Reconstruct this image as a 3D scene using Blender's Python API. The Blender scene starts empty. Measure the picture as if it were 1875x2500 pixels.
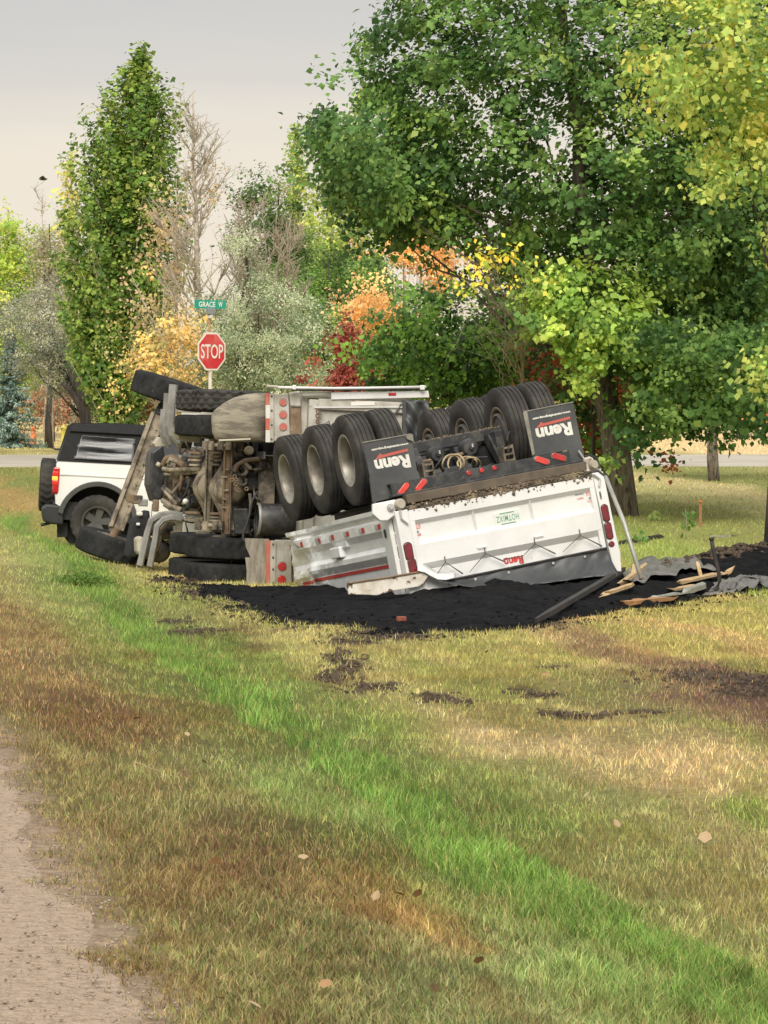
import bpy, math, random
import numpy as np
from mathutils import Matrix, Vector
random.seed(11)
rng = np.random.default_rng(11)
R_ = math.radians
scene = bpy.context.scene
col = scene.collection

# ---------------------------------------------------------------- camera
FPX, HOR, EYE = 8800.0, 1000.0, 2.1          # focal length and horizon row of the 1875x2500 photograph; eye height
cam_d = bpy.data.cameras.new('camera')
cam = bpy.data.objects.new('camera', cam_d)
col.objects.link(cam)
cam.location = (0, 0, EYE)
cam.rotation_euler = (R_(90), 0, 0)
cam_d.sensor_fit = 'VERTICAL'
cam_d.sensor_height = 24.0
cam_d.lens = FPX / 2500 * 24.0
cam_d.shift_y = -(1250 - HOR) / 2500
cam_d.clip_start = 0.5
cam_d.clip_end = 6000
scene.camera = cam

# ---------------------------------------------------------------- sky and sun (thin overcast, soft sun behind the camera)
SUN_EL, SUN_AZ = 42.0, 186.0                 # azimuth clockwise from +Y
world = bpy.data.worlds.new('World')
scene.world = world
world.use_nodes = True
nt = world.node_tree
nt.nodes.clear()
wo = nt.nodes.new('ShaderNodeOutputWorld')
bg = nt.nodes.new('ShaderNodeBackground')
sky = nt.nodes.new('ShaderNodeTexSky')
sky.sky_type = 'NISHITA'
sky.sun_disc = False
sky.sun_elevation = R_(SUN_EL)
sky.sun_rotation = R_(SUN_AZ)
sky.air_density = 1.0
sky.dust_density = 4.0
tc = nt.nodes.new('ShaderNodeTexCoord')
sep = nt.nodes.new('ShaderNodeSeparateXYZ')
ramp = nt.nodes.new('ShaderNodeValToRGB')
mp = nt.nodes.new('ShaderNodeMapping')
mp.inputs['Scale'].default_value = (2.2, 2.2, 16)
nz = nt.nodes.new('ShaderNodeTexNoise')
nz.inputs['Scale'].default_value = 1.6
nz.inputs['Detail'].default_value = 5
add = nt.nodes.new('ShaderNodeMath'); add.operation = 'MULTIPLY_ADD'
add.inputs[1].default_value = 0.07
sub = nt.nodes.new('ShaderNodeMath'); sub.operation = 'SUBTRACT'; sub.inputs[1].default_value = 0.035
nt.links.new(tc.outputs['Generated'], sep.inputs[0])
nt.links.new(tc.outputs['Generated'], mp.inputs[0])
nt.links.new(mp.outputs[0], nz.inputs['Vector'])
nt.links.new(nz.outputs['Fac'], add.inputs[0])
nt.links.new(sep.outputs['Z'], add.inputs[2])
nt.links.new(add.outputs[0], sub.inputs[0])
nt.links.new(sub.outputs[0], ramp.inputs[0])
cr = ramp.color_ramp
cr.elements[0].position = 0.0; cr.elements[0].color = (0.94, 0.80, 0.62, 1)
cr.elements[1].position = 1.0; cr.elements[1].color = (0.86, 0.865, 0.87, 1)
for p_, c_ in ((0.035, (0.91, 0.80, 0.65)), (0.07, (0.84, 0.765, 0.655)), (0.095, (0.68, 0.65, 0.605)), (0.13, (0.56, 0.56, 0.56)), (0.35, (0.72, 0.725, 0.73))):
    e_ = cr.elements.new(p_); e_.color = (*c_, 1)
sc_ = nt.nodes.new('ShaderNodeMix'); sc_.data_type = 'RGBA'; sc_.blend_type = 'MIX'
sc_.inputs[0].default_value = 0.93
mul = nt.nodes.new('ShaderNodeVectorMath'); mul.operation = 'SCALE'; mul.inputs['Scale'].default_value = 0.10
mul2 = nt.nodes.new('ShaderNodeVectorMath'); mul2.operation = 'SCALE'; mul2.inputs['Scale'].default_value = 1.0
nt.links.new(sky.outputs[0], mul.inputs[0])
nt.links.new(mul.outputs[0], sc_.inputs[6])
nt.links.new(ramp.outputs[0], sc_.inputs[7])
nt.links.new(sc_.outputs[2], bg.inputs['Color'])
bg.inputs['Strength'].default_value = 1.03
nt.links.new(bg.outputs[0], wo.inputs[0])

sun_d = bpy.data.lights.new('sun', 'SUN')
sun_d.energy = 3.2
sun_d.angle = R_(34)
sun_d.color = (1.0, 0.945, 0.84)
sun = bpy.data.objects.new('sun', sun_d)
col.objects.link(sun)
sd = Vector((math.sin(R_(SUN_AZ)) * math.cos(R_(SUN_EL)), math.cos(R_(SUN_AZ)) * math.cos(R_(SUN_EL)), math.sin(R_(SUN_EL))))
sun.rotation_euler = (-sd).to_track_quat('-Z', 'Y').to_euler()
sun.location = sd * 60

vs = scene.view_settings
vs.view_transform = 'Standard'; vs.look = 'None'; vs.exposure = 0.08; vs.gamma = 1.0
vs.use_curve_mapping = False
scene.render.engine = 'CYCLES'
scene.cycles.max_bounces = 6
scene.cycles.transparent_max_bounces = 6

# ---------------------------------------------------------------- helpers
def W(px, py, D):
    """photograph point at distance D -> place in the world"""
    return Vector(((px - 937.5) / FPX * D, D, EYE - (py - HOR) / FPX * D))

def tag(o, label=None, cat=None, group=None, kind=None):
    if label: o['label'] = label
    if cat: o['category'] = cat
    if group: o['group'] = group
    if kind: o['kind'] = kind
    return o

def thing(name, label, cat, mat4=None, group=None):
    o = bpy.data.objects.new(name, None)
    o.empty_display_size = 0.3
    col.objects.link(o)
    if mat4 is not None: o.matrix_world = mat4
    return tag(o, label, cat, group)

class MB:
    """collects shapes and links them as one mesh object"""
    def __init__(self): self.v = []; self.f = []
    def add(self, vs, fs):
        n = len(self.v)
        self.v += [tuple(p) for p in vs]
        self.f += [tuple(i + n for i in q) for q in fs]
        return self
    def box(self, c, s, rot=None):
        x, y, z = s[0] / 2, s[1] / 2, s[2] / 2
        P = [Vector(p) for p in ((-x,-y,-z),(x,-y,-z),(x,y,-z),(-x,y,-z),(-x,-y,z),(x,-y,z),(x,y,z),(-x,y,z))]
        if rot is not None: P = [rot @ p for p in P]
        c = Vector(c)
        return self.add([p + c for p in P], [(0,3,2,1),(4,5,6,7),(0,1,5,4),(1,2,6,5),(2,3,7,6),(3,0,4,7)])
    def span(self, lo, hi):
        return self.box([(a + b) / 2 for a, b in zip(lo, hi)], [abs(b - a) for a, b in zip(lo, hi)])
    def prism(self, pts, d):
        """closed outline (3-D points) pushed along d"""
        n = len(pts); d = Vector(d)
        P = [Vector(p) for p in pts]
        fs = [tuple(range(n))[::-1], tuple(range(n, 2 * n))]
        fs += [(i, (i + 1) % n, n + (i + 1) % n, n + i) for i in range(n)]
        return self.add(P + [p + d for p in P], fs)
    def tube(self, pts, r, n=8, cap=True):
        P = [Vector(p) for p in pts]
        rs = r if isinstance(r, (list, tuple)) else [r] * len(P)
        up = Vector((0.31, 0.12, 0.94)); vs = []; fs = []
        for i, p in enumerate(P):
            t = (P[min(i + 1, len(P) - 1)] - P[max(i - 1, 0)])
            if t.length < 1e-9: t = Vector((0, 0, 1))
            t.normalize()
            a = t.cross(up)
            if a.length < 1e-3: a = t.cross(Vector((1, 0, 0)))
            a.normalize(); b = t.cross(a)
            for k in range(n):
                q = 2 * math.pi * k / n
                vs.append(p + (a * math.cos(q) + b * math.sin(q)) * rs[i])
        for i in range(len(P) - 1):
            for k in range(n):
                fs.append((i * n + k, i * n + (k + 1) % n, (i + 1) * n + (k + 1) % n, (i + 1) * n + k))
        if cap: fs += [tuple(range(n))[::-1], tuple(range((len(P) - 1) * n, len(P) * n))]
        return self.add(vs, fs)
    def cyl(self, a, b, r, n=16): return self.tube([a, b], r, n)
    def lathe(self, prof, c=(0,0,0), axis='X', n=32, closed=False, mod=None):
        """profile of (along, radius) swung round an axis through c"""
        vs = []; fs = []; c = Vector(c); m = len(prof)
        for k in range(n):
            q = 2 * math.pi * k / n
            for j, (a, r) in enumerate(prof):
                if mod: r = mod(j, k, r)
                u, w = r * math.cos(q), r * math.sin(q)
                vs.append(c + Vector({'X': (a, u, w), 'Y': (u, a, w), 'Z': (u, w, a)}[axis]))
        for k in range(n):
            for j in range(m if closed else m - 1):
                j2 = (j + 1) % m; k2 = (k + 1) % n
                fs.append((k * m + j, k * m + j2, k2 * m + j2, k2 * m + j))
        return self.add(vs, fs)
    def grid(self, fn, nu, nv):
        vs = [fn(i / nu, j / nv) for i in range(nu + 1) for j in range(nv + 1)]
        fs = [(i * (nv + 1) + j, (i + 1) * (nv + 1) + j, (i + 1) * (nv + 1) + j + 1, i * (nv + 1) + j + 1) for i in range(nu) for j in range(nv)]
        return self.add(vs, fs)
    def build(self, name, mat, parent=None, smooth=False, bevel=0, seg=2, thick=0, auto=None):
        me = bpy.data.meshes.new(name)
        me.from_pydata(self.v, [], self.f)
        me.update()
        if mat: me.materials.append(M[mat] if isinstance(mat, str) else mat)
        if smooth:
            for p in me.polygons: p.use_smooth = True
        o = bpy.data.objects.new(name, me)
        col.objects.link(o)
        if parent: o.parent = parent
        if thick:
            m = o.modifiers.new('thickness', 'SOLIDIFY'); m.thickness = thick; m.offset = 0
        if bevel:
            m = o.modifiers.new('edge', 'BEVEL'); m.width = bevel; m.segments = seg; m.limit_method = 'ANGLE'; m.angle_limit = R_(35)
        if auto:
            m = o.modifiers.new('split', 'EDGE_SPLIT'); m.split_angle = R_(auto)
        return o

def np_mesh(name, verts, faces, mat, colors=None, parent=None, smooth=False):
    """fast mesh from arrays; faces (n,3) or (n,4); colours per vertex"""
    me = bpy.data.meshes.new(name)
    verts = np.asarray(verts, np.float32); faces = np.asarray(faces, np.int32)
    me.vertices.add(len(verts)); me.vertices.foreach_set('co', verts.ravel())
    k = faces.shape[1]
    me.loops.add(faces.size); me.loops.foreach_set('vertex_index', faces.ravel())
    me.polygons.add(len(faces))
    me.polygons.foreach_set('loop_start', np.arange(0, faces.size, k, dtype=np.int32))
    me.polygons.foreach_set('loop_total', np.full(len(faces), k, np.int32))
    if smooth: me.polygons.foreach_set('use_smooth', np.ones(len(faces), bool))
    if colors is not None:
        at = me.color_attributes.new('Col', 'FLOAT_COLOR', 'POINT')
        c4 = np.ones((len(verts), 4), np.float32); c4[:, :3] = colors
        at.data.foreach_set('color', c4.ravel())
    me.update(calc_edges=True)
    me.materials.append(M[mat])
    o = bpy.data.objects.new(name, me)
    col.objects.link(o)
    if parent: o.parent = parent
    return o

_txt = {}
def text_mesh(s, size=1.0, spacing=1.0, bold=0.0):
    """flat lettering as vertices and faces, centred, in the XZ plane reading along +X with +Z up"""
    key = (s, spacing, bold)
    if key not in _txt:
        c = bpy.data.curves.new('lettering', 'FONT'); c.body = s; c.size = 1; c.align_x = 'CENTER'; c.align_y = 'CENTER'
        c.space_character = spacing; c.offset = bold; c.resolution_u = 3
        o = bpy.data.objects.new('lettering', c); col.objects.link(o)
        dg = bpy.context.evaluated_depsgraph_get()
        me = bpy.data.meshes.new_from_object(o.evaluated_get(dg))
        V = [tuple(v.co) for v in me.vertices]; F = [tuple(p.vertices) for p in me.polygons]
        xs = [v[0] for v in V]; ys = [v[1] for v in V]
        cx, cy = (min(xs) + max(xs)) / 2, (min(ys) + max(ys)) / 2
        _txt[key] = ([(x - cx, y - cy) for x, y, _ in V], F, max(xs) - min(xs), max(ys) - min(ys))
        bpy.data.objects.remove(o); bpy.data.curves.remove(c); bpy.data.meshes.remove(me)
    return _txt[key]

def lettering(name, s, origin, ax, up, width, height, mat, parent, bold=0.0, spacing=1.0):
    V, F, w, h = text_mesh(s, 1, spacing, bold)
    ax = Vector(ax).normalized(); up = Vector(up).normalized(); o = Vector(origin)
    m = MB(); m.add([o + ax * (x / w * width) + up * (y / h * height) for x, y in V], F)
    return m.build(name, mat, parent)

def copy_tree(o, parent=None):
    c = o.copy(); col.objects.link(c); c.parent = parent
    for ch in o.children: copy_tree(ch, c)
    return c

# ---------------------------------------------------------------- materials (all procedural)
M = {}
def mat(name, c1, c2=None, scale=6.0, lo=0.4, hi=0.65, rough=0.5, metal=0.0, bump=0.0, bscale=None, c3=None, s3=30.0, lo3=0.6, hi3=0.7, stretch=None, spec=None, emit=0.0, coat=0.0):
    m = bpy.data.materials.new(name); m.use_nodes = True
    t = m.node_tree; b = t.nodes['Principled BSDF']
    b.inputs['Roughness'].default_value = rough; b.inputs['Metallic'].default_value = metal
    if spec is not None: b.inputs['Specular IOR Level'].default_value = spec
    if coat: b.inputs['Coat Weight'].default_value = coat
    b.inputs['Base Color'].default_value = (*c1, 1)
    tcn = t.nodes.new('ShaderNodeTexCoord'); src = tcn.outputs['Object']
    if stretch:
        mpn = t.nodes.new('ShaderNodeMapping'); mpn.inputs['Scale'].default_value = stretch
        t.links.new(src, mpn.inputs[0]); src = mpn.outputs[0]
    def layer(prev, c, s, l, h):
        n = t.nodes.new('ShaderNodeTexNoise'); n.inputs['Scale'].default_value = s; n.inputs['Detail'].default_value = 7; n.inputs['Roughness'].default_value = 0.62
        t.links.new(src, n.inputs['Vector'])
        mr = t.nodes.new('ShaderNodeMapRange'); mr.inputs[1].default_value = l; mr.inputs[2].default_value = h
        t.links.new(n.outputs['Fac'], mr.inputs[0])
        mx = t.nodes.new('ShaderNodeMix'); mx.data_type = 'RGBA'
        t.links.new(mr.outputs[0], mx.inputs[0])
        if isinstance(prev, tuple): mx.inputs[6].default_value = (*prev, 1)
        else: t.links.new(prev, mx.inputs[6])
        mx.inputs[7].default_value = (*c, 1)
        return mx.outputs[2]
    out = None
    if c2 is not None: out = layer(c1, c2, scale, lo, hi)
    if c3 is not None: out = layer(out if out is not None else c1, c3, s3, lo3, hi3)
    if out is not None: t.links.new(out, b.inputs['Base Color'])
    if bump:
        n = t.nodes.new('ShaderNodeTexNoise'); n.inputs['Scale'].default_value = bscale or scale * 4; n.inputs['Detail'].default_value = 6
        t.links.new(src, n.inputs['Vector'])
        bp = t.nodes.new('ShaderNodeBump'); bp.inputs['Strength'].default_value = 1.0; bp.inputs['Distance'].default_value = bump
        t.links.new(n.outputs['Fac'], bp.inputs['Height']); t.links.new(bp.outputs[0], b.inputs['Normal'])
    if emit:
        b.inputs['Emission Color'].default_value = (*c1, 1); b.inputs['Emission Strength'].default_value = emit
    M[name] = m
    return m

def vcol_mat(name, trans=0.3, rough=0.55, spec=0.3, noise=0.0, nscale=20, bump=0.0):
    m = bpy.data.materials.new(name); m.use_nodes = True
    t = m.node_tree; b = t.nodes['Principled BSDF']; o = t.nodes['Material Output']
    a = t.nodes.new('ShaderNodeAttribute'); a.attribute_name = 'Col'
    c = a.outputs['Color']
    if noise:
        tcn = t.nodes.new('ShaderNodeTexCoord')
        n = t.nodes.new('ShaderNodeTexNoise'); n.inputs['Scale'].default_value = nscale; n.inputs['Detail'].default_value = 8; n.inputs['Roughness'].default_value = 0.7
        t.links.new(tcn.outputs['Object'], n.inputs['Vector'])
        mr = t.nodes.new('ShaderNodeMapRange'); mr.inputs[1].default_value = 0.3; mr.inputs[2].default_value = 0.7; mr.inputs[3].default_value = 1 - noise; mr.inputs[4].default_value = 1 + noise
        t.links.new(n.outputs['Fac'], mr.inputs[0])
        vm = t.nodes.new('ShaderNodeVectorMath'); vm.operation = 'SCALE'
        t.links.new(c, vm.inputs[0]); t.links.new(mr.outputs[0], vm.inputs['Scale'])
        c = vm.outputs[0]
        if bump:
            bp = t.nodes.new('ShaderNodeBump'); bp.inputs['Distance'].default_value = bump
            t.links.new(n.outputs['Fac'], bp.inputs['Height']); t.links.new(bp.outputs[0], b.inputs['Normal'])
    t.links.new(c, b.inputs['Base Color'])
    b.inputs['Roughness'].default_value = rough; b.inputs['Specular IOR Level'].default_value = spec
    if trans:
        tr = t.nodes.new('ShaderNodeBsdfTranslucent'); mx = t.nodes.new('ShaderNodeMixShader')
        mx.inputs[0].default_value = trans
        t.links.new(c, tr.inputs['Color'])
        t.links.new(b.outputs[0], mx.inputs[1]); t.links.new(tr.outputs[0], mx.inputs[2]); t.links.new(mx.outputs[0], o.inputs['Surface'])
    M[name] = m

mat('white_paint', (0.76, 0.76, 0.745), (0.66, 0.645, 0.61), 2.2, 0.45, 0.75, 0.32, bump=0.002, bscale=3, c3=(0.42, 0.38, 0.31), s3=7, lo3=0.66, hi3=0.82)
mat('dented_white', (0.80, 0.805, 0.80), (0.68, 0.675, 0.65), 2.5, 0.42, 0.7, 0.34, bump=0.012, bscale=5, c3=(0.40, 0.37, 0.31), s3=9, lo3=0.66, hi3=0.8)
mat('chipped_white', (0.70, 0.66, 0.58), (0.52, 0.46, 0.37), 4, 0.45, 0.62, 0.6, bump=0.004, c3=(0.12, 0.07, 0.04), s3=11, lo3=0.57, hi3=0.62)
mat('dirty_white', (0.52, 0.50, 0.44), (0.36, 0.325, 0.26), 3.5, 0.44, 0.62, 0.5, c3=(0.22, 0.17, 0.12), s3=9, lo3=0.64, hi3=0.75, bump=0.002)
mat('rusty_sill', (0.10, 0.075, 0.05), (0.28, 0.22, 0.15), 6, 0.45, 0.62, 0.8, bump=0.01, bscale=22, c3=(0.60, 0.55, 0.46), s3=13, lo3=0.63, hi3=0.67)
mat('brown_channel', (0.085, 0.066, 0.047), (0.15, 0.115, 0.08), 4, 0.4, 0.65, 0.75, bump=0.004)
mat('black_steel', (0.026, 0.027, 0.029), (0.070, 0.067, 0.060), 6, 0.46, 0.62, 0.5, bump=0.002, c3=(0.16, 0.13, 0.095), s3=14, lo3=0.62, hi3=0.74)
mat('dark_void', (0.010, 0.011, 0.013), (0.028, 0.027, 0.026), 3, 0.45, 0.7, 0.8)  # near black, shade put into the colour of recessed parts
mat('dusty_steel', (0.19, 0.155, 0.108), (0.03, 0.027, 0.024), 6, 0.44, 0.60, 0.75, bump=0.005, c3=(0.30, 0.255, 0.19), s3=12, lo3=0.58, hi3=0.7)
mat('mud_steel', (0.36, 0.30, 0.215), (0.13, 0.105, 0.075), 6, 0.44, 0.60, 0.8, bump=0.005, c3=(0.05, 0.045, 0.04), s3=18, lo3=0.62, hi3=0.7)
mat('rust_steel', (0.24, 0.165, 0.10), (0.13, 0.085, 0.05), 6, 0.42, 0.66, 0.8, bump=0.005, c3=(0.34, 0.27, 0.19), s3=14, lo3=0.58, hi3=0.7)
mat('dull_aluminium', (0.33, 0.325, 0.30), (0.20, 0.19, 0.17), 5, 0.4, 0.68, 0.5, metal=0.25, c3=(0.12, 0.10, 0.08), s3=16, lo3=0.62, hi3=0.74)
mat('mud_rubber', (0.33, 0.295, 0.22), (0.19, 0.165, 0.125), 4.0, 0.44, 0.58, 0.85, bump=0.006, c3=(0.07, 0.067, 0.06), s3=10, lo3=0.62, hi3=0.72, stretch=(3.5, 1, 1))
mat('flap_rubber', (0.052, 0.055, 0.058), (0.085, 0.086, 0.084), 3, 0.4, 0.7, 0.6, c3=(0.13, 0.125, 0.11), s3=5, lo3=0.6, hi3=0.8)
mat('flap_edge', (0.27, 0.255, 0.21), (0.16, 0.15, 0.13), 5, 0.4, 0.66, 0.8)
mat('board_dirt', (0.32, 0.29, 0.24), (0.20, 0.175, 0.14), 4, 0.42, 0.62, 0.85, bump=0.004, c3=(0.09, 0.08, 0.065), s3=11, lo3=0.62, hi3=0.7, stretch=(1, 1, 5))
mat('tyre_rubber', (0.038, 0.036, 0.034), (0.075, 0.069, 0.061), 4, 0.42, 0.66, 0.85, spec=0.2, bump=0.002, bscale=40, c3=(0.13, 0.115, 0.095), s3=9, lo3=0.62, hi3=0.76)
mat('tyre_dark', (0.018, 0.0185, 0.019), (0.036, 0.036, 0.035), 4, 0.42, 0.66, 0.85, spec=0.2, bump=0.003, bscale=40, c3=(0.10, 0.095, 0.085), s3=10, lo3=0.63, hi3=0.75)
mat('rim_steel', (0.40, 0.375, 0.325), (0.20, 0.175, 0.14), 5, 0.42, 0.68, 0.45, metal=0.3, c3=(0.17, 0.145, 0.11), s3=12, lo3=0.6, hi3=0.72)
mat('rim_edge', (0.34, 0.27, 0.18), (0.20, 0.16, 0.11), 6, 0.4, 0.66, 0.6, metal=0.2)
mat('hub_steel', (0.12, 0.11, 0.095), (0.055, 0.05, 0.046), 8, 0.4, 0.66, 0.65)
mat('red_lens', (0.55, 0.035, 0.03), (0.40, 0.02, 0.02), 9, 0.4, 0.6, 0.25, coat=0.5)
mat('bright_lens', (0.75, 0.07, 0.05), (0.62, 0.05, 0.04), 9, 0.4, 0.6, 0.3, coat=0.4)
mat('dark_lens', (0.22, 0.015, 0.02), (0.14, 0.012, 0.015), 9, 0.4, 0.6, 0.22, coat=0.5)
mat('dusty_lens', (0.55, 0.13, 0.11), (0.40, 0.24, 0.18), 10, 0.45, 0.62, 0.6)
mat('red_tape', (0.50, 0.03, 0.035), (0.42, 0.045, 0.04), 8, 0.4, 0.66, 0.45)
mat('faded_red_tape', (0.56, 0.12, 0.08), (0.48, 0.20, 0.14), 8, 0.4, 0.66, 0.6)
mat('grey_tape', (0.50, 0.49, 0.47), (0.42, 0.41, 0.39), 8, 0.4, 0.66, 0.45)
mat('sticker_pink', (0.66, 0.25, 0.23), (0.72, 0.50, 0.46), 26, 0.45, 0.55, 0.5)
mat('sticker_white', (0.72, 0.72, 0.69), rough=0.5)
mat('sticker_black', (0.10, 0.10, 0.10), (0.40, 0.40, 0.39), 40, 0.5, 0.6, 0.5)
mat('print_white', (0.72, 0.71, 0.65), (0.58, 0.56, 0.50), 6, 0.45, 0.7, 0.6)
mat('print_red', (0.50, 0.10, 0.075), (0.42, 0.12, 0.09), 6, 0.45, 0.7, 0.6)
mat('logo_red', (0.66, 0.05, 0.04), (0.58, 0.10, 0.08), 12, 0.45, 0.7, 0.5)
mat('logo_shadow', (0.16, 0.03, 0.03), rough=0.6)
mat('plate_face', (0.66, 0.72, 0.62), (0.72, 0.74, 0.68), 10, 0.4, 0.6, 0.45)
mat('plate_green', (0.13, 0.30, 0.24), rough=0.5)
mat('tarp_vinyl', (0.050, 0.053, 0.056), (0.085, 0.087, 0.088), 2.5, 0.42, 0.7, 0.48, bump=0.006, bscale=7)
mat('tarp_grey', (0.20, 0.19, 0.175), (0.10, 0.097, 0.09), 3, 0.42, 0.68, 0.6, bump=0.01, bscale=8, c3=(0.10, 0.10, 0.10), s3=5, lo3=0.6, hi3=0.72)
mat('strap_rubber', (0.10, 0.095, 0.085), rough=0.7)
mat('hose_tan', (0.42, 0.34, 0.20), (0.33, 0.25, 0.14), 10, 0.4, 0.66, 0.6)
mat('hose_black', (0.022, 0.022, 0.022), (0.05, 0.048, 0.045), 8, 0.45, 0.66, 0.6)
mat('cream_plastic', (0.50, 0.46, 0.37), (0.36, 0.31, 0.24), 4, 0.42, 0.66, 0.6)
mat('steel_bright', (0.60, 0.60, 0.58), (0.42, 0.40, 0.37), 8, 0.42, 0.66, 0.35, metal=0.5)
mat('asphalt', (0.0065, 0.0065, 0.0075), (0.013, 0.0127, 0.0135), 5, 0.42, 0.66, 0.95, spec=0.12, bump=0.035, bscale=24, c3=(0.045, 0.042, 0.040), s3=45, lo3=0.62, hi3=0.72)
mat('soil_clod', (0.055, 0.038, 0.025), (0.11, 0.075, 0.048), 12, 0.42, 0.62, 0.95, bump=0.01, bscale=30)
mat('fresh_wood', (0.58, 0.42, 0.23), (0.46, 0.30, 0.15), 6, 0.42, 0.66, 0.7, stretch=(1, 1, 1), bump=0.004, c3=(0.30, 0.16, 0.07), s3=14, lo3=0.6, hi3=0.7)
mat('stake_wood', (0.42, 0.22, 0.09), (0.34, 0.17, 0.07), 10, 0.42, 0.66, 0.8)
mat('galvanised', (0.40, 0.40, 0.36), (0.30, 0.29, 0.25), 6, 0.42, 0.66, 0.45, metal=0.3)
mat('black_iron', (0.022, 0.020, 0.020), (0.05, 0.042, 0.036), 9, 0.42, 0.66, 0.7)
mat('gravel_road', (0.42, 0.31, 0.22), (0.29, 0.21, 0.145), 22, 0.44, 0.62, 0.95, bump=0.016, bscale=60, c3=(0.52, 0.42, 0.33), s3=75, lo3=0.56, hi3=0.64)
mat('stone_pale', (0.36, 0.29, 0.23), (0.22, 0.17, 0.13), 14, 0.42, 0.62, 0.9)
mat('far_paving', (0.46, 0.42, 0.345), (0.38, 0.34, 0.27), 0.4, 0.42, 0.62, 0.9)
mat('suv_white', (0.76, 0.765, 0.755), (0.72, 0.72, 0.70), 2, 0.42, 0.7, 0.22, coat=0.4)
mat('suv_black', (0.020, 0.021, 0.023), (0.03, 0.03, 0.031), 4, 0.42, 0.66, 0.5)
mat('suv_grey', (0.055, 0.056, 0.056), (0.075, 0.074, 0.07), 4, 0.42, 0.66, 0.55)
mat('soft_top', (0.006, 0.0065, 0.008), (0.012, 0.012, 0.013), 9, 0.42, 0.66, 0.8, bump=0.004, bscale=12)
mat('suv_rim', (0.085, 0.085, 0.085), (0.12, 0.115, 0.11), 6, 0.42, 0.66, 0.4, metal=0.3)
mat('suv_glass', (0.03, 0.032, 0.036), rough=0.06, spec=0.9)
mat('vinyl_window', (0.15, 0.155, 0.165), (0.012, 0.013, 0.015), 2.2, 0.48, 0.52, 0.25, stretch=(1, 0.35, 5.0), spec=0.5)  # pale and dark bands are reflections painted into the vinyl colour
mat('tail_red', (0.52, 0.012, 0.015), (0.42, 0.01, 0.012), 10, 0.4, 0.6, 0.2, coat=0.6)
mat('tail_dark', (0.16, 0.008, 0.010), rough=0.2, coat=0.5)
mat('lamp_lit', (1.0, 0.42, 0.05), rough=0.3, emit=0.8)
mat('lamp_glow', (0.70, 0.03, 0.02), rough=0.3, emit=0.03)
mat('sign_red', (0.62, 0.035, 0.05), (0.70, 0.12, 0.12), 3, 0.45, 0.62, 0.22, coat=0.7)
mat('sign_white', (0.80, 0.77, 0.71), rough=0.4)
mat('sign_green', (0.008, 0.30, 0.21), (0.01, 0.34, 0.25), 6, 0.42, 0.66, 0.35)
mat('post_white', (0.70, 0.66, 0.58), (0.55, 0.50, 0.42), 7, 0.42, 0.66, 0.6)
mat('post_wood', (0.36, 0.22, 0.11), (0.48, 0.36, 0.22), 9, 0.42, 0.66, 0.8)
mat('bracket_grey', (0.25, 0.28, 0.29), rough=0.5)
mat('bark_grey', (0.135, 0.108, 0.08), (0.235, 0.195, 0.145), 9, 0.42, 0.6, 0.9, bump=0.05, bscale=14, c3=(0.045, 0.036, 0.027), s3=16, lo3=0.52, hi3=0.62, stretch=(1.6, 1.6, 0.28))
mat('bark_dark', (0.045, 0.036, 0.030), (0.085, 0.070, 0.055), 9, 0.42, 0.62, 0.9, bump=0.03, bscale=14, stretch=(1.6, 1.6, 0.3))
mat('bark_pale', (0.47, 0.415, 0.325), (0.28, 0.235, 0.18), 8, 0.42, 0.62, 0.85, c3=(0.10, 0.085, 0.065), s3=12, lo3=0.62, hi3=0.68)
mat('bark_twig', (0.42, 0.35, 0.265), (0.31, 0.25, 0.185), 6, 0.42, 0.62, 0.85)
mat('orange_plastic', (0.75, 0.20, 0.05), (0.65, 0.22, 0.08), 8, 0.42, 0.66, 0.5)
mat('yellow_paint', (0.65, 0.55, 0.12), rough=0.5)
mat('bird_feather', (0.05, 0.045, 0.04), rough=0.8)
mat('brick_red', (0.30, 0.09, 0.05), (0.22, 0.07, 0.045), 20, 0.42, 0.6, 0.9)
vcol_mat('leaf', 0.38, 0.55, 0.3)
vcol_mat('leaf_dry', 0.15, 0.6, 0.2)
vcol_mat('grass_blade', 0.22, 0.6, 0.2)
vcol_mat('ground_soil', 0.0, 0.95, 0.1, noise=0.45, nscale=16, bump=0.03)
# ---------------------------------------------------------------- terrain
RA = R_(9.6)                                    # the gravel road runs this far left of straight ahead
CA, SA = math.cos(RA), math.sin(RA)
_lat = rng.random((256, 256))
def vnoise(x, y):
    x = np.asarray(x, float); y = np.asarray(y, float)
    xi = np.floor(x).astype(int); yi = np.floor(y).astype(int); fx = x - xi; fy = y - yi
    fx = fx * fx * (3 - 2 * fx); fy = fy * fy * (3 - 2 * fy)
    g = lambda a, b: _lat[a & 255, b & 255]
    return (g(xi, yi) * (1 - fx) + g(xi + 1, yi) * fx) * (1 - fy) + (g(xi, yi + 1) * (1 - fx) + g(xi + 1, yi + 1) * fx) * fy
def fbm(x, y, o=4):
    s = 0; a = 0.5
    for k in range(o):
        s = s + a * vnoise(np.asarray(x) * 2 ** k + 17.3 * k, np.asarray(y) * 2 ** k + 9.1 * k); a *= 0.5
    return s / (1 - 0.5 ** o)
def sstep(a, b, x):
    t = np.clip((np.asarray(x, float) - a) / (b - a), 0, 1)
    return t * t * (3 - 2 * t)
GY = [-50, 42, 48, 55, 70, 79, 88, 120, 200, 400, 3000]
GZ = [0.0, 0.02, 0.22, 0.50, 0.70, 0.83, 0.96, 1.2, 1.72, 2.1, 2.5]
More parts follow.
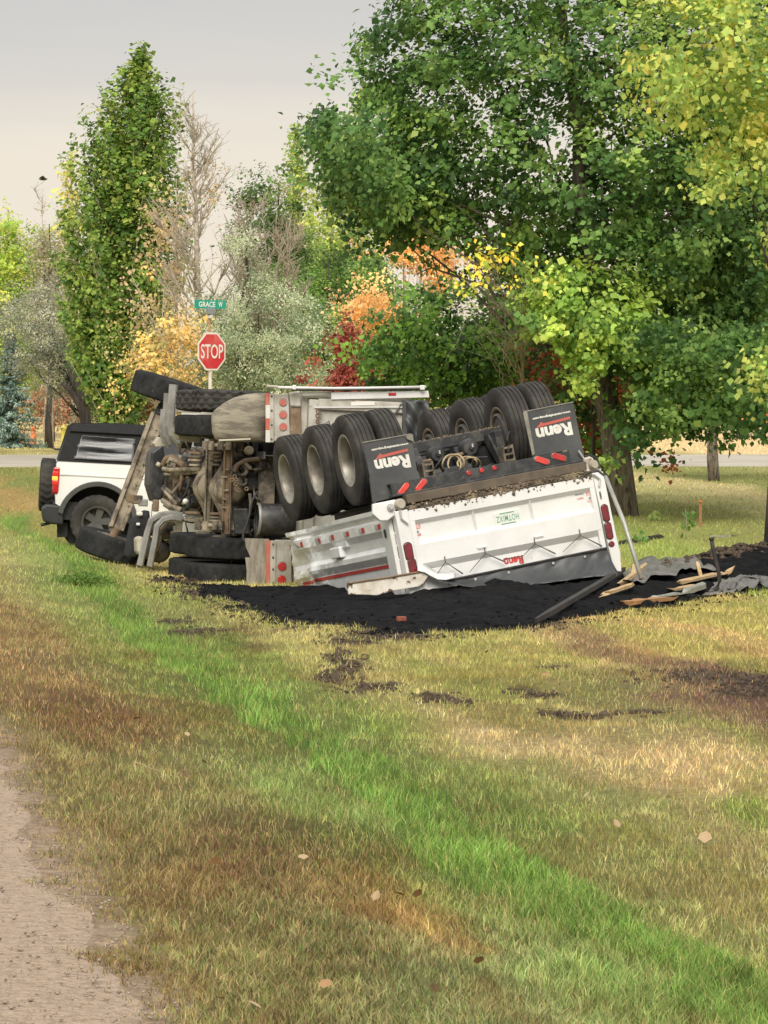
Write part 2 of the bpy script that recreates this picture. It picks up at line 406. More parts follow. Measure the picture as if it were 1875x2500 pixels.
def zg(x, y):
    x = np.asarray(x, float); y = np.asarray(y, float)
    v = x * CA + y * SA
    base = np.interp(y, GY, GZ)
    side = sstep(6.0, 9.0, v)
    far = sstep(59, 74, y)
    base = base * np.maximum(side, far)
    road = 0.35 * (1 - sstep(0.9, 3.7, v))
    z = np.maximum(base, 0) + road * (1 - far)
    z = z - 0.07 * sstep(3.4, 4.2, v) * (1 - sstep(4.6, 8.0, v)) * (1 - far) * sstep(41, 44, y)
    z = z + 0.24 * np.exp(-((v - 3.5) / 0.95) ** 2) * sstep(41, 48, y) * (1 - sstep(53, 58, y))
    near = 1 - sstep(60, 90, y)
    z = z + (fbm(x * 0.9, y * 0.9, 3) - 0.5) * 0.10 * sstep(1.0, 2.2, v) * near + (fbm(x * 0.12 + 5, y * 0.12, 3) - 0.5) * 0.25 * (1 - near)
    return z
def gp(px, py):
    """where the ray through a photograph point meets the ground"""
    dx, dz = (px - 937.5) / FPX, -(py - HOR) / FPX
    D = 8.0
    for i in range(900):
        if EYE + dz * D <= float(zg(dx * D, D)): break
        D += 0.2
    lo, hi = D - 0.2, D
    for i in range(12):
        m = (lo + hi) / 2
        if EYE + dz * m <= float(zg(dx * m, m)): hi = m
        else: lo = m
    return Vector((dx * hi, hi, float(zg(dx * hi, hi))))

def lin(c):
    c = np.asarray(c, float) / 255
    return np.where(c < 0.04045, c / 12.92, ((c + 0.055) / 1.055) ** 2.4)
# what grows where: green mown strips along the road, dry tan lawn, brown verge (points of the photograph, laid on the ground)
GC = [(20,1260,(100,150,58)),(100,1320,(98,150,55)),(200,1430,(88,140,45)),(240,1450,(88,140,45)),(30,1400,(150,140,80)),(150,1440,(150,150,80)),
 (40,1480,(128,165,80)),(250,1530,(108,165,68)),(450,1600,(92,155,52)),(700,1720,(86,150,45)),(800,1740,(84,150,45)),(1000,1850,(92,145,52)),(1200,1950,(105,140,60)),(1400,2050,(115,135,60)),
 (560,1800,(110,140,60)),(1030,1980,(130,115,70)),(1250,2090,(130,110,65)),(1400,2180,(135,125,70)),(950,1990,(100,150,65)),(1100,2080,(92,145,56)),(1300,2180,(80,140,46)),(1500,2270,(76,135,42)),(1700,2340,(86,140,50)),(1850,2430,(92,140,52)),
 (1600,2150,(150,135,80)),(1800,2250,(165,145,90)),(1850,2150,(150,135,80)),(1700,2000,(120,135,55)),(1850,1980,(125,135,55)),(1500,1950,(140,140,75)),(1300,1900,(148,146,82)),
 (1200,1800,(188,162,108)),(1400,1850,(182,157,102)),(1000,1700,(165,150,85)),(1700,1900,(192,162,108)),(1850,1920,(190,160,105)),(1100,1600,(165,145,85)),(900,1600,(150,140,75)),(1300,1580,(178,152,92)),(1600,1550,(184,153,86)),(1850,1540,(188,158,86)),(1250,1740,(140,130,65)),
 (1750,1650,(112,82,68)),(1850,1680,(105,75,66)),(1650,1640,(130,100,70)),(1500,1690,(132,122,70)),(1550,1780,(160,145,85)),
 (600,1450,(187,167,97)),(500,1430,(192,172,102)),(700,1560,(172,157,87)),(560,1550,(120,95,60)),(450,1520,(150,142,80)),
 (100,1560,(130,105,65)),(60,1620,(140,110,65)),(300,1650,(125,110,60)),(200,1750,(115,85,50)),(100,1800,(120,105,60)),(500,1750,(120,90,55)),(400,1950,(125,115,65)),(650,1880,(130,122,70)),(750,1950,(128,140,75)),(560,2090,(105,80,50)),(800,2100,(100,75,48)),(300,2150,(120,100,60)),(600,2300,(110,95,55)),(900,2200,(115,88,50)),(800,2350,(105,95,55)),(1000,2350,(125,115,70)),(1000,2250,(150,115,60)),(1300,2400,(128,132,80)),(1100,2450,(110,112,65)),(1500,2450,(118,127,70)),(600,2450,(115,105,60)),(1700,2480,(108,130,65)),
 (50,1170,(112,120,50)),(60,1210,(150,122,60)),(1700,1160,(124,126,60)),(1650,1210,(170,162,94)),(1800,1200,(178,162,102)),(1650,1280,(150,152,70)),(1850,1290,(150,148,72)),(1600,1340,(138,150,60)),(50,1060,(187,167,107)),(50,1095,(176,162,92)),(1750,1090,(203,173,118)),(1800,1060,(198,168,113)),(200,1050,(186,168,104))]
GC = [g_ for g_ in GC if not (g_[2][1] > g_[2][0] + 14 and g_[1] > 1235)]
_gx = np.array([list(gp(a, b)[:2]) for a, b, _ in GC])
_gcol = np.array([lin(c) for _, _, c in GC])
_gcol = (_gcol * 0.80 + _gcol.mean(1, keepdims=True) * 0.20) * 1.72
def _feat(x, y):
    v = x * CA + y * SA; D = np.maximum(y, 6)
    return np.stack([np.log(D) * 2.6, v * (0.55 + 9.0 / D)], -1)
_gf = _feat(_gx[:, 0], _gx[:, 1])
def gcol(x, y):
    """colour of what covers the ground at x, y"""
    x = np.asarray(x, float); y = np.asarray(y, float)
    wx = x + (fbm(x * 0.8, y * 0.8, 3) - 0.5) * 0.9; wy = y + (fbm(x * 0.5 + 40, y * 0.5, 3) - 0.5) * 4
    F = _feat(wx, wy); out = np.zeros((len(x), 3))
    for s in range(0, len(x), 60000):
        d = ((F[s:s + 60000, None, :] - _gf[None]) ** 2).sum(-1)
        w = 1 / (d + 0.004) ** 2.2
        out[s:s + 60000] = (w @ _gcol) / w.sum(1, keepdims=True)
    # the two lush strips the mower left along the ditch
    u = -x * SA + y * CA; v = x * CA + y * SA
    vn = v + (fbm(u * 0.7, v * 0.7 + 9, 3) - 0.5) * 0.34 + (fbm(x * 4, y * 2 + 5, 3) - 0.5) * 0.30
    c0 = np.interp(y, [12, 16, 25, 35, 45, 60], [3.36, 3.22, 3.30, 3.45, 3.80, 4.25])
    m1 = np.exp(-((vn - c0) / 0.30) ** 6)
    m2 = np.exp(-((vn - c0 - 0.50) / 0.30) ** 4) * sstep(14.5, 18.5, y) * (1 - sstep(32, 42, y)) * 0.70
    m3 = np.exp(-((vn - c0 + 0.45) / 0.40) ** 2) * 0.50
    pale = np.exp(-((vn - c0 - 0.1) / 0.95) ** 4) * 0.42
    gm_ = np.clip(np.maximum.reduce([m1 * 1.15, m2, m3, pale]), 0, 1)[:, None] * (0.72 + 0.5 * fbm(x * 1.9 + 4, y * 0.8, 3))[:, None] * (y < 66)[:, None]
    gm_ = np.clip(gm_, 0, 0.95)
    gc_ = (lin((108, 140, 60)) * 1.10 + 0.010) * (0.55 + 1.0 * fbm(x * 2.4, y * 1.1 + 7, 3))[:, None]
    out = out * (1 - gm_) + gc_ * gm_
    lw = (sstep(3.6, 4.4, v) * (y < 46) * 0.42 * sstep(0.44, 0.64, fbm(v * 1.5 + 2, u * 0.22, 3)))[:, None]
    return out * (1 - lw) + lin((136, 150, 66)) * 1.35 * lw
def edge_v(u):
    return 1.15 + (fbm(u * 0.55, u * 0 + 3.3, 3) - 0.5) * 0.36 + (fbm(u * 2.2, u * 0 + 7.7, 3) - 0.5) * 0.18

# bare churned soil: tracks of the wreck, as spots on the lawn
SOIL = [(850,1575,.7,.20),(900,1555,.8,.16),(830,1605,.35,.32),(818,1655,.35,.3),(850,1640,.4,.3),(900,1680,.55,.16),(480,1545,.8,.22),(420,1520,.5,.16),(980,1555,.7,.16),(430,1420,.8,.2),(500,1450,.6,.2),(700,1540,.4,.16),
 (1130,1715,.6,.10),(1060,1700,.4,.10),(1270,1690,.4,.09),(1350,1630,.4,.08),(1320,1700,.4,.08),(1440,1750,.5,.09),(1370,1745,.35,.08),(1800,1655,1.5,.26),(1700,1650,1.0,.2),(1860,1690,.8,.2),(1560,1740,.5,.08)]
_so = [(gp(a, b), w, h) for a, b, w, h in SOIL]
def soil_mask(x, y):
    m = np.zeros(len(x)); j = (fbm(x * 3.1, y * 3.1, 4) - 0.5) * 1.6
    for p, w, h in _so:
        v = (x - p.x) * CA + (y - p.y) * SA; u = -(x - p.x) * SA + (y - p.y) * CA
        m = np.maximum(m, 1 - ((x - p.x) / (w * 0.55)) ** 2 - ((y - p.y) / (h * 4.0)) ** 2 + j)
    return sstep(0.28, 0.75, m) * 0.95

ys = np.concatenate([np.linspace(-30, 6, 10), np.arange(6.4, 60, 0.32), np.arange(60, 130, 1.2), np.linspace(131, 420, 60), np.geomspace(430, 3000, 14)])
def _xs(y):
    return None
nx = 150
sx = np.concatenate([-np.geomspace(1, 40, 22)[::-1], np.linspace(-0.96, 0.96, 106), np.geomspace(1, 40, 22)])
XX = []; 
for y in ys:
    half = max(3.4, abs(y) * 0.135 + 1.2)
    XX.append(sx * half)
XX = np.array(XX); YY = np.repeat(ys[:, None], len(sx), 1)
xf, yf = XX.ravel(), YY.ravel()
zf = zg(xf, yf)
base = gcol(xf, yf) * np.where(yf < 45, 0.50, 0.72)[:, None]  # soil tone, near part darkened for the shaded gaps between blades
sm = soil_mask(xf, yf)[:, None]
vv = xf * CA + yf * SA
base = base * (1 - sm) + np.array([0.055, 0.038, 0.025]) * sm
base = base * (0.86 + 0.28 * fbm(xf * 1.7, yf * 1.7, 3))[:, None]
gm = ((1 - sstep(1.12, 1.40, vv + (fbm(xf * 3, yf * 1.5, 3) - 0.5) * 0.4)) * (1 - sstep(60, 70, yf)))[:, None]
base = base * (1 - gm) + np.array([0.36, 0.265, 0.185]) * gm
nr, nc = XX.shape
ii = np.arange(nr - 1)[:, None] * nc + np.arange(nc - 1)[None]
fa = np.stack([ii, ii + 1, ii + nc + 1, ii + nc], -1).reshape(-1, 4)
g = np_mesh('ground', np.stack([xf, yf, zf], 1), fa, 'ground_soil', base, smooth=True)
tag(g, 'lawn and roadside ditch of dry tan grass with green mown strips', 'ground', kind='structure')

# gravel road, ragged where the verge creeps in
us = np.arange(-6, 62, 0.08); m = MB()
vs_ = []
for u in us:
    e = float(edge_v(np.array(u)))
    for v in (e - 9.0, e - 4.0, e - 1.5, e - 0.3, e):
        x, y = v * CA - u * SA, v * SA + u * CA
        vs_.append((x, y, float(zg(x, y)) + (0.016 if v < e - 0.1 else -0.006)))
k = 5
m.add(vs_, [(i * k + j, i * k + j + 1, (i + 1) * k + j + 1, (i + 1) * k + j) for i in range(len(us) - 1) for j in range(k - 1)])
tag(m.build('gravel_road', 'gravel_road', smooth=True), 'pale pinkish gravel road shoulder with a ragged grass edge', 'road', kind='structure')

def blobs(name, pts, rad, mat_, squash=0.6, parent=None):
    """many small rough stones or clods as one mesh"""
    o6 = np.array([(1,0,0),(0,1,0),(-1,0,0),(0,-1,0),(0,0,1),(0,0,-1)], float)
    f8 = np.array([(0,1,4),(1,2,4),(2,3,4),(3,0,4),(1,0,5),(2,1,5),(3,2,5),(0,3,5)])
    n = len(pts)
    a = rng.random(n) * 6.283
    S = rng.uniform(0.6, 1.3, (n, 6, 3)) * np.array([1, 1, squash])
    V = o6[None] * S * np.asarray(rad)[:, None, None]
    c, s = np.cos(a)[:, None], np.sin(a)[:, None]
    V = np.stack([V[..., 0] * c - V[..., 1] * s, V[..., 0] * s + V[..., 1] * c, V[..., 2]], -1) + np.asarray(pts)[:, None, :]
    F = (f8[None] + (np.arange(n) * 6)[:, None, None]).reshape(-1, 3)
    return np_mesh(name, V.reshape(-1, 3), F, mat_, parent=parent)

n = 9000
uu = 9 + 22 * rng.random(n) ** 1.7; ev = edge_v(uu)
vv = ev - rng.random(n) ** 1.1 * 1.7
px_, py_ = vv * CA - uu * SA, vv * SA + uu * CA
P = np.stack([px_, py_, zg(px_, py_) + 0.022], 1)
tag(blobs('gravel_stones', P, 0.003 + 0.009 * rng.random(n) ** 4, 'stone_pale'), 'loose small stones scattered over the gravel road', 'gravel', kind='stuff')

# the paved cross street beyond the wreck
m = MB(); xs_ = np.linspace(-60, 60, 61); vs_ = []
for x in xs_:
    for y in (79.4, 80, 82, 84, 86, 87.5):
        vs_.append((x, y + 0.01 * x, float(zg(x, y + 0.01 * x)) + (0.03 if y > 79.5 else -0.08)))
m.add(vs_, [(i * 6 + j, (i + 1) * 6 + j, (i + 1) * 6 + j + 1, i * 6 + j + 1) for i in range(60) for j in range(5)])
tag(m.build('cross_street', 'far_paving', smooth=True), 'pale paved street crossing beyond the overturned truck', 'road', kind='structure')

# ---------------------------------------------------------------- asphalt spilled from the trailer
PILE = [gp(a, b).to_2d() for a, b in ((398,1406),(430,1428),(480,1447),(560,1477),(640,1509),(720,1526),(820,1533),(940,1546),(1050,1553),(1150,1546),(1250,1539),(1330,1530),(1420,1513),(1500,1498),(1580,1490),(1650,1480),(1720,1463),(1800,1451),(1900,1437),(2000,1425))]
PILE += [Vector(p) for p in ((6.6, 48.5), (5.0, 47.6), (3.6, 45.4), (2.7, 42.6), (0.5, 42.0), (-0.9, 42.6), (-1.9, 43.6), (-2.5, 44.6))]
def poly_dist(x, y, poly):
    d = np.full(len(x), 1e9); ins = np.zeros(len(x), bool); n = len(poly)
    for i in range(n):
        a, b = poly[i], poly[(i + 1) % n]
        ex, ey = b[0] - a[0], b[1] - a[1]
        t = np.clip(((x - a[0]) * ex + (y - a[1]) * ey) / (ex * ex + ey * ey), 0, 1)
        d = np.minimum(d, np.hypot(x - a[0] - t * ex, y - a[1] - t * ey))
        c = ((a[1] > y) != (b[1] > y)) & (x < (b[0] - a[0]) * (y - a[1]) / ((b[1] - a[1]) or 1e-9) + a[0])
        ins ^= c
    return np.where(ins, d, -d)
def pile_h(x, y):
    d = poly_dist(x, y, PILE) + (fbm(x * 1.6, y * 1.6, 4) - 0.5) * 0.9
    dd = np.maximum(d, 0)
    h = np.clip(0.045 + 0.10 * (x + 0.1), 0.01, 0.31) * (1 - np.exp(-dd / 1.6)) + 0.03 * (1 - np.exp(-dd / 0.25))
    h = h + 0.10 * np.exp(-((x - 4.6) / 1.6) ** 2 - ((y - 46.4) / 1.2) ** 2) * (dd > 0)
    h = h + (fbm(x * 2.3, y * 1.5, 4) - 0.5) * (0.07 + 0.11 * sstep(-0.5, 1.5, x)) * (1 - np.exp(-dd / 0.5)) + (fbm(x * 9, y * 9, 3) - 0.5) * 0.075 * (dd > 0)
    return np.where(d > 0, h, -0.06)
gx = np.linspace(-3.4, 7.6, 230); gy = np.linspace(32.6, 49.2, 210)
X, Y = np.meshgrid(gx, gy, indexing='ij'); xf, yf = X.ravel(), Y.ravel()
hf = pile_h(xf, yf); zf = zg(xf, yf) + hf
ii = np.arange(len(gx) - 1)[:, None] * len(gy) + np.arange(len(gy) - 1)[None]
fa = np.stack([ii, ii + len(gy), ii + len(gy) + 1, ii + 1], -1).reshape(-1, 4)
fa = fa[(hf[fa] > -0.05).any(1)]
us_, inv_ = np.unique(fa, return_inverse=True)
o = np_mesh('spilled_asphalt', np.stack([xf, yf, zf], 1)[us_], inv_.reshape(-1, 4), 'asphalt', smooth=True)
tag(o, 'black hot mix asphalt spilled in a low heap round the trailer box', 'asphalt', kind='stuff')
def ztop(x, y):
    x = np.atleast_1d(np.asarray(x, float)); y = np.atleast_1d(np.asarray(y, float))
    return zg(x, y) + np.maximum(pile_h(x, y), 0)

pts = []
for i in range(len(PILE)):
    a, b = PILE[i], PILE[(i + 1) % len(PILE)]
    k = int((b - a).length * (60 if i < 19 else 25))
    for _ in range(k):
        q = a.lerp(b, random.random()) + Vector((random.gauss(0, 0.22), random.gauss(0, 0.5)))
        pts.append((q.x, q.y))
for _ in range(420):
    pts.append((random.uniform(-2, 4), random.uniform(34.5, 39.5)))
pts = np.array(pts); keep = poly_dist(pts[:, 0], pts[:, 1], PILE) > -0.5
pts = pts[keep]
P = np.column_stack([pts, ztop(pts[:, 0], pts[:, 1]) + 0.004])
tag(blobs('asphalt_crumbs', P, 0.008 + 0.03 * rng.random(len(P)) ** 4, 'asphalt'), 'loose black crumbs along the edge of the asphalt spill', 'asphalt', kind='stuff')

pts = []
for p, w, h in _so:
    for _ in range(int(210 * w * h * 4)):
        pts.append((p.x + random.gauss(0, w * 0.26), p.y + random.gauss(0, h * 1.9)))
for i in range(12):
    a, b = PILE[i], PILE[i + 1]
    for _ in range(int((b - a).length * 42)):
        q = a.lerp(b, random.random()) + Vector((random.gauss(0, 0.12), -abs(random.gauss(0, 0.35))))
        pts.append((q.x, q.y))
pts = np.array(pts)
P = np.column_stack([pts, zg(pts[:, 0], pts[:, 1]) + 0.004])
tag(blobs('soil_clods', P, 0.010 + 0.042 * rng.random(len(P)) ** 3, 'soil_clod'), 'dark clods of soil torn up in the lawn near the spill', 'soil', kind='stuff')

# ---------------------------------------------------------------- grass
def grass(name, N, py0, py1, hmul, label, seg2):
    t = py0 + (py1 - py0) * rng.random(N)
    D = FPX * 2.02 / (t - HOR)
    ang = rng.uniform(-0.165, 0.175, N)
    x, y = ang * D, D
    v = x * CA + y * SA; u = -x * SA + y * CA
    keep = (v > edge_v(u) - rng.exponential(0.05, N) + (fbm(x * 3, y * 5, 3) - 0.5) * 0.42) | (y > 60)
    keep &= poly_dist(x, y, PILE) < 0.10 + 0.5 * (fbm(x * 4, y * 4, 3) - 0.45)
    keep &= rng.random(N) > soil_mask(x, y) * 0.93
    keep &= (y < 79.2) | (y > 89)
    keep &= rng.random(N) < 0.35 + 1.1 * fbm(x * 6.5 + 3, y * 3.2, 3) + 0.25 * (y > 30)
    x, y = x[keep], y[keep]; n = len(x)
    c = gcol(x, y)
    green = sstep(0.02, 0.14, c[:, 1] - c[:, 0])                 # how lush this spot is
    tuft = fbm(x * 6, y * 6, 3)
    v = x * CA + y * SA
    h = (0.022 + 0.030 * rng.random(n) ** 1.5 + 0.03 * np.maximum(tuft - 0.5, 0) * 2 + 0.040 * green) * hmul
    h *= 0.55 + 0.45 * sstep(1.0, 1.6, v)
    wdt = np.maximum(0.0032 + 0.002 * rng.random(n), y / FPX * 1.9)
    # each blade is its own plant: dead straw, brown seed stalk or green
    r = rng.random(n); tint = np.ones((n, 3))
    lum = c.mean(1, keepdims=True)
    straw = lin((196, 172, 116)); brown = lin((112, 78, 48)); grn = lin((104, 142, 56)); olive = lin((128, 122, 66))
    cc = c * rng.uniform(0.66, 1.40, (n, 1)) * rng.uniform(0.92, 1.08, (n, 3))
    def mixin(sel, colr, k):
        cc[sel] = cc[sel] * (1 - k) + colr * rng.uniform(0.75, 1.25, (sel.sum(), 1)) * k
    mixin((r < 0.13), straw, 0.55); mixin((r > 0.13) & (r < 0.25 - 0.10 * green), brown, 0.55)
    mixin((r > 0.72), grn, 0.45); mixin((r > 0.55) & (r < 0.63), olive, 0.5)
    cc *= 1.16 * ((0.70 + 0.60 * fbm(x * 7, y * 2.4 + 3, 3)) * (0.62 + 0.76 * vnoise(x * 34, y * 9)))[:, None]
    hn = sstep(0.5, 0.66, fbm(x * 2.6 + 9, y * 1.0, 3))[:, None] * (1 - green)[:, None] * (y < 32)[:, None]
    cc = cc * (1 - 0.30 * hn) + lin((136, 92, 58)) * rng.uniform(0.7, 1.4, (n, 1)) * 0.30 * hn
    a = rng.random(n) * 6.283; lean = rng.uniform(0.15, 1.0, n); la = rng.random(n) * 6.283
    base = np.stack([x, y, zg(x, y) - 0.004], 1)
    side = np.stack([np.cos(a), np.sin(a), 0 * a], 1) * (wdt / 2)[:, None]
    ldir = np.stack([np.cos(la), np.sin(la), 0 * la], 1)
    tip = base + np.stack([0 * h, 0 * h, h], 1) + ldir * (h * lean)[:, None]
    if seg2:
        mid = base + np.stack([0 * h, 0 * h, h * 0.62], 1) + ldir * (h * lean * 0.34)[:, None]
        V = np.stack([base - side, base + side, mid + side * 0.8, mid - side * 0.8, tip], 1)
        idx = np.array([(0, 1, 2), (0, 2, 3), (3, 2, 4)]); k = 5
    else:
        V = np.stack([base - side, base + side, tip], 1); idx = np.array([(0, 1, 2)]); k = 3
    F = (idx[None] + (np.arange(n) * k)[:, None, None]).reshape(-1, 3)
    C = np.repeat(cc[:, None, :], k, 1)
    o = np_mesh(name, V.reshape(-1, 3), F, 'grass_blade', C.reshape(-1, 3))
    tag(o, label, 'grass', kind='stuff')
    return o
grass('verge_grass', 310000, 1560, 2950, 1.0, 'mown grass of the near verge, brown and green in strips', True)
grass('lawn_grass', 270000, 1085, 1640, 1.15, 'short dry grass of the lawn round and behind the wreck', False)

# taller weed clumps in the ditch
def weed_clump(px, py, r, n, colr, hgt, label):
    p = gp(px, py)
    x = p.x + rng.normal(0, r * 0.5, n); y = p.y + rng.normal(0, r * 0.8, n)
    z = zg(x, y); hh = hgt * rng.uniform(0.3, 1.0, n)
    a = rng.random(n) * 6.283; L = rng.uniform(0.010, 0.026, n)
    c = np.stack([x + rng.normal(0, 0.02, n), y, z + hh * np.exp(-((x - p.x) ** 2) / (r * r))], 1)
    d1 = np.stack([np.cos(a), np.sin(a), rng.normal(0.2, 0.5, n)], 1) * L[:, None]
    d2 = np.stack([-np.sin(a), np.cos(a), rng.normal(0, 0.5, n)], 1) * (L * 0.4)[:, None]
    V = np.stack([c - d1, c + d2, c + d1, c - d2], 1).reshape(-1, 3)
    F = np.arange(n * 4).reshape(-1, 4)
    C = np.repeat(lin(colr)[None] * rng.uniform(0.65, 1.3, (n, 1)), 4, 0)
    o = np_mesh('weed_clump', V, F, 'leaf', C)
    tag(o, label, 'weeds', 'weed clumps along the ditch', None)
weed_clump(210, 1425, 0.30, 3500, (112, 142, 62), 0.10, 'bushy green weed clump in the ditch below the white car')
# ---------------------------------------------------------------- wheels
def tyre_mb(Rr, Wd, bead, tread):
    h = Wd / 2
    prof = [(-h * 0.80, bead), (-h * 0.97, bead + (Rr - bead) * 0.22), (-h, bead + (Rr - bead) * 0.48), (-h * 0.96, bead + (Rr - bead) * 0.74), (-h * 0.90, Rr - 0.028), (-h * 0.83, Rr - 0.008)]
    if tread == 'rib':
        for g in (-0.55, -0.18, 0.18, 0.55):
            prof += [(h * (g - 0.065), Rr), (h * (g - 0.05), Rr - 0.014), (h * (g + 0.05), Rr - 0.014), (h * (g + 0.065), Rr)]
    else:
        prof += [(h * g, Rr) for g in (-0.72, -0.56, -0.40, -0.24, -0.08, 0.08, 0.24, 0.40, 0.56, 0.72)]
    nt0, nt1 = 6, len(prof)
    prof += [(-a, r) for a, r in reversed(prof[:6])]
    n = 64 if tread == 'rib' else 120
    def mod(j, k, r):
        if tread == 'rib':
            if nt0 <= j < nt1 and (k + j // 4) % 4 == 0 and j % 4 in (0, 3): return r - 0.006
            return r
        if nt0 <= j < nt1:
            q = j - nt0
            if tread == 'diamond':
                a = (k + q) % 6; b = (k - q) % 6
                return r - 0.020 if (a < 2 or b < 2) else r
            s = q if q < 5 else 9 - q
            return r - 0.015 if ((k + s // 2) % 5) < 2 or q in (4, 5) and k % 5 == 3 else r
        if j in (nt0 - 1, nt0 - 2, nt1, nt1 + 1) and tread != 'rib':
            return r - 0.014 if k % 5 < 2 else r
        return r
    return MB().lathe(prof, n=n, mod=mod)

_wm = {}
def wheel(parent, c, out, kind, axis=None, Rr=0.52, Wd=0.28, tread='rib', tmat='tyre_rubber', rmat='rim_steel', name='wheel'):
    """hub disc with tyre and rim under it; out = +1/-1 side along the axle that the dish opens to"""
    key = (kind, Rr, Wd, tread, tmat, rmat)
    if key not in _wm:
        b = Rr * 0.565; h = Wd / 2
        d = MB()
        if kind == 'dish':        # deep well looking at the open side
            d.lathe([(-0.075, 0.0), (-0.075, b * 0.9)], n=28)
            d.lathe([(-0.075, b * 0.46), (0.0, b * 0.43), (0.02, b * 0.30), (0.035, 0.0)], n=24)
            for i in range(10):
                q = i * 0.6283; d.cyl((-0.08, math.cos(q) * b * 0.64, math.sin(q) * b * 0.64), (-0.045, math.cos(q) * b * 0.64, math.sin(q) * b * 0.64), 0.017, 6)
        elif kind == 'drum':      # seen from the axle side: brake drum
            d.lathe([(-0.02, 0.0), (-0.02, b * 0.9)], n=28)
            d.lathe([(-0.02, b * 0.80), (h * 0.9, b * 0.78), (h * 0.96, b * 0.70), (h * 0.80, b * 0.62), (h * 0.80, b * 0.2), (h * 0.7, 0.0)], n=28)
        else:                     # cast five-spoke wheel of the car
            d.lathe([(0.055, 0.0), (0.055, b * 0.20), (0.03, b * 0.26), (0.0, b * 0.27)], n=20)
            for i in range(5):
                q = i * 2 * math.pi / 5 + math.pi / 2
                u = Vector((0, math.cos(q), math.sin(q))); t = Vector((0, -math.sin(q), math.cos(q)))
                w0, w1 = b * 0.19, b * 0.25
                p = [u * b * 0.15 - t * w0, u * b * 0.15 + t * w0, u * b * 0.97 + t * w1, u * b * 0.97 - t * w1]
                d.add([v + Vector((0.055, 0, 0)) for v in p[:2]] + [v + Vector((0.072, 0, 0)) for v in p[2:]] + [v + Vector((0.0, 0, 0)) for v in p], [(0, 1, 2, 3), (4, 7, 6, 5), (0, 4, 5, 1), (1, 5, 6, 2), (2, 6, 7, 3), (3, 7, 4, 0)])
            d.lathe([(-0.06, 0.0), (-0.06, b * 0.92)], n=20)
        hub = d.build('wheel', {'dish': 'hub_steel', 'drum': 'hub_steel'}.get(kind, 'suv_rim'))
        t = tyre_mb(Rr, Wd, b, tread).build('tyre', tmat, smooth=True, auto=34)
        r = MB().lathe([(-h * 0.84, b + 0.008), (-h * 0.86, b - 0.012), (-h * 0.72, b - 0.03), (0, b * 0.90), (h * 0.72, b - 0.03), (h * 0.86, b - 0.014), (h * 0.875, b + 0.006), (h * 0.82, b + 0.012)], n=40).build('rim', rmat, smooth=True, auto=50)
        _wm[key] = (hub.data, t, r)
        hd = hub.data; bpy.data.objects.remove(hub)
        for o in (t, r): o.hide_render = True
    hd, t, r = _wm[key]
    wobj = bpy.data.objects.new(name, hd); col.objects.link(wobj)
    if parent: wobj.parent = parent
    ax = Vector(axis).normalized() if axis is not None else Vector((1, 0, 0))
    ax = ax * out
    q = ax.to_track_quat('X', 'Z').to_matrix().to_4x4()
    wobj.matrix_local = Matrix.Translation(Vector(c)) @ q @ Matrix.Rotation(random.random() * 6.28, 4, 'X')
    for src in (t, r):
        c2 = src.copy(); c2.hide_render = False; col.objects.link(c2); c2.parent = wobj; c2.name = src.name.split('.')[0]
    return wobj

class Frame:
    """a body's own axes; loc() turns a photograph point into (x, z) on its plane y = Y"""
    def __init__(self, mat4):
        self.m = mat4; self.i = mat4.inverted()
    def loc(self, px, py, Y):
        o = self.i @ Vector((0, 0, EYE)); d = self.i.to_3x3() @ Vector(((px - 937.5) / FPX, 1, -(py - HOR) / FPX))
        t = (Y - o.y) / d.y; p = o + d * t
        return Vector((p.x, Y, p.z))
    def world(self, px, py, D): return self.i @ W(px, py, D)
def c1(x, y): return 80 + x / 2.765, 880 + y / 2.765
def c2(x, y): return 380 + x / 4.1475, 920 + y / 4.1475
def c3(x, y): return 600 + x / 3.318, 880 + y / 3.318
def c4(x, y): return 960 + x / 2.765, 880 + y / 2.765
def c5(x, y): return 600 + x / 3.318, 1200 + y / 3.318

# ---------------------------------------------------------------- the upside-down trailer (x to its left-hand side as seen, y towards its front, z towards its wheels)
TM = Matrix.Translation((1.413, 39.634, 0.391)) @ Matrix.Rotation(R_(16.36), 4, 'Z') @ Matrix.Rotation(R_(-5.46), 4, 'X') @ Matrix.Rotation(R_(-9.67), 4, 'Y')
TF = Frame(TM)
tr = thing('dump_trailer', 'white dump trailer lying upside down, its wheels in the air', 'trailer', TM)
T4 = lambda x, y, Y=0.0: TF.loc(*c4(x, y), Y)

# tailgate: one folded sheet with ridges
TGP = [(0.80, 0.055), (0.685, 0.055), (0.635, 0.0), (0.455, 0.0), (0.405, 0.055), (0.205, 0.055), (0.135, 0.0), (-0.06, 0.0), (-0.14, 0.01)]
m = MB(); x0, x1 = -1.075, 1.085
def tg_bend(x, z):
    return 0.02 * math.sin(x * 2.1 + 0.4) * max(0, 0.3 - z) + (0.12 * max(0, (-0.75 - x)) * max(0, 0.12 - z) * 4)
xs_ = np.linspace(x0, x1, 30)
vs_ = [(x, -o_ - tg_bend(x, z), z) for x in xs_ for z, o_ in TGP]; k = len(TGP)
m.add(vs_, [(i * k + j, i * k + j + 1, (i + 1) * k + j + 1, (i + 1) * k + j) for i in range(len(xs_) - 1) for j in range(k - 1)])
gate = m.build('tailgate', 'white_paint', tr, thick=0.02)
for xa in (-0.345, 0.325):
    m = MB(); m.add([(xa - 0.022, -0.002, 0.66), (xa, -0.058, 0.665), (xa + 0.022, -0.002, 0.66), (xa - 0.022, -0.002, 0.44), (xa, -0.050, 0.42), (xa + 0.022, -0.002, 0.44)], [(0, 1, 4, 3), (1, 2, 5, 4), (0, 2, 1), (3, 4, 5)])
    m.build('stiffener', 'white_paint', gate)
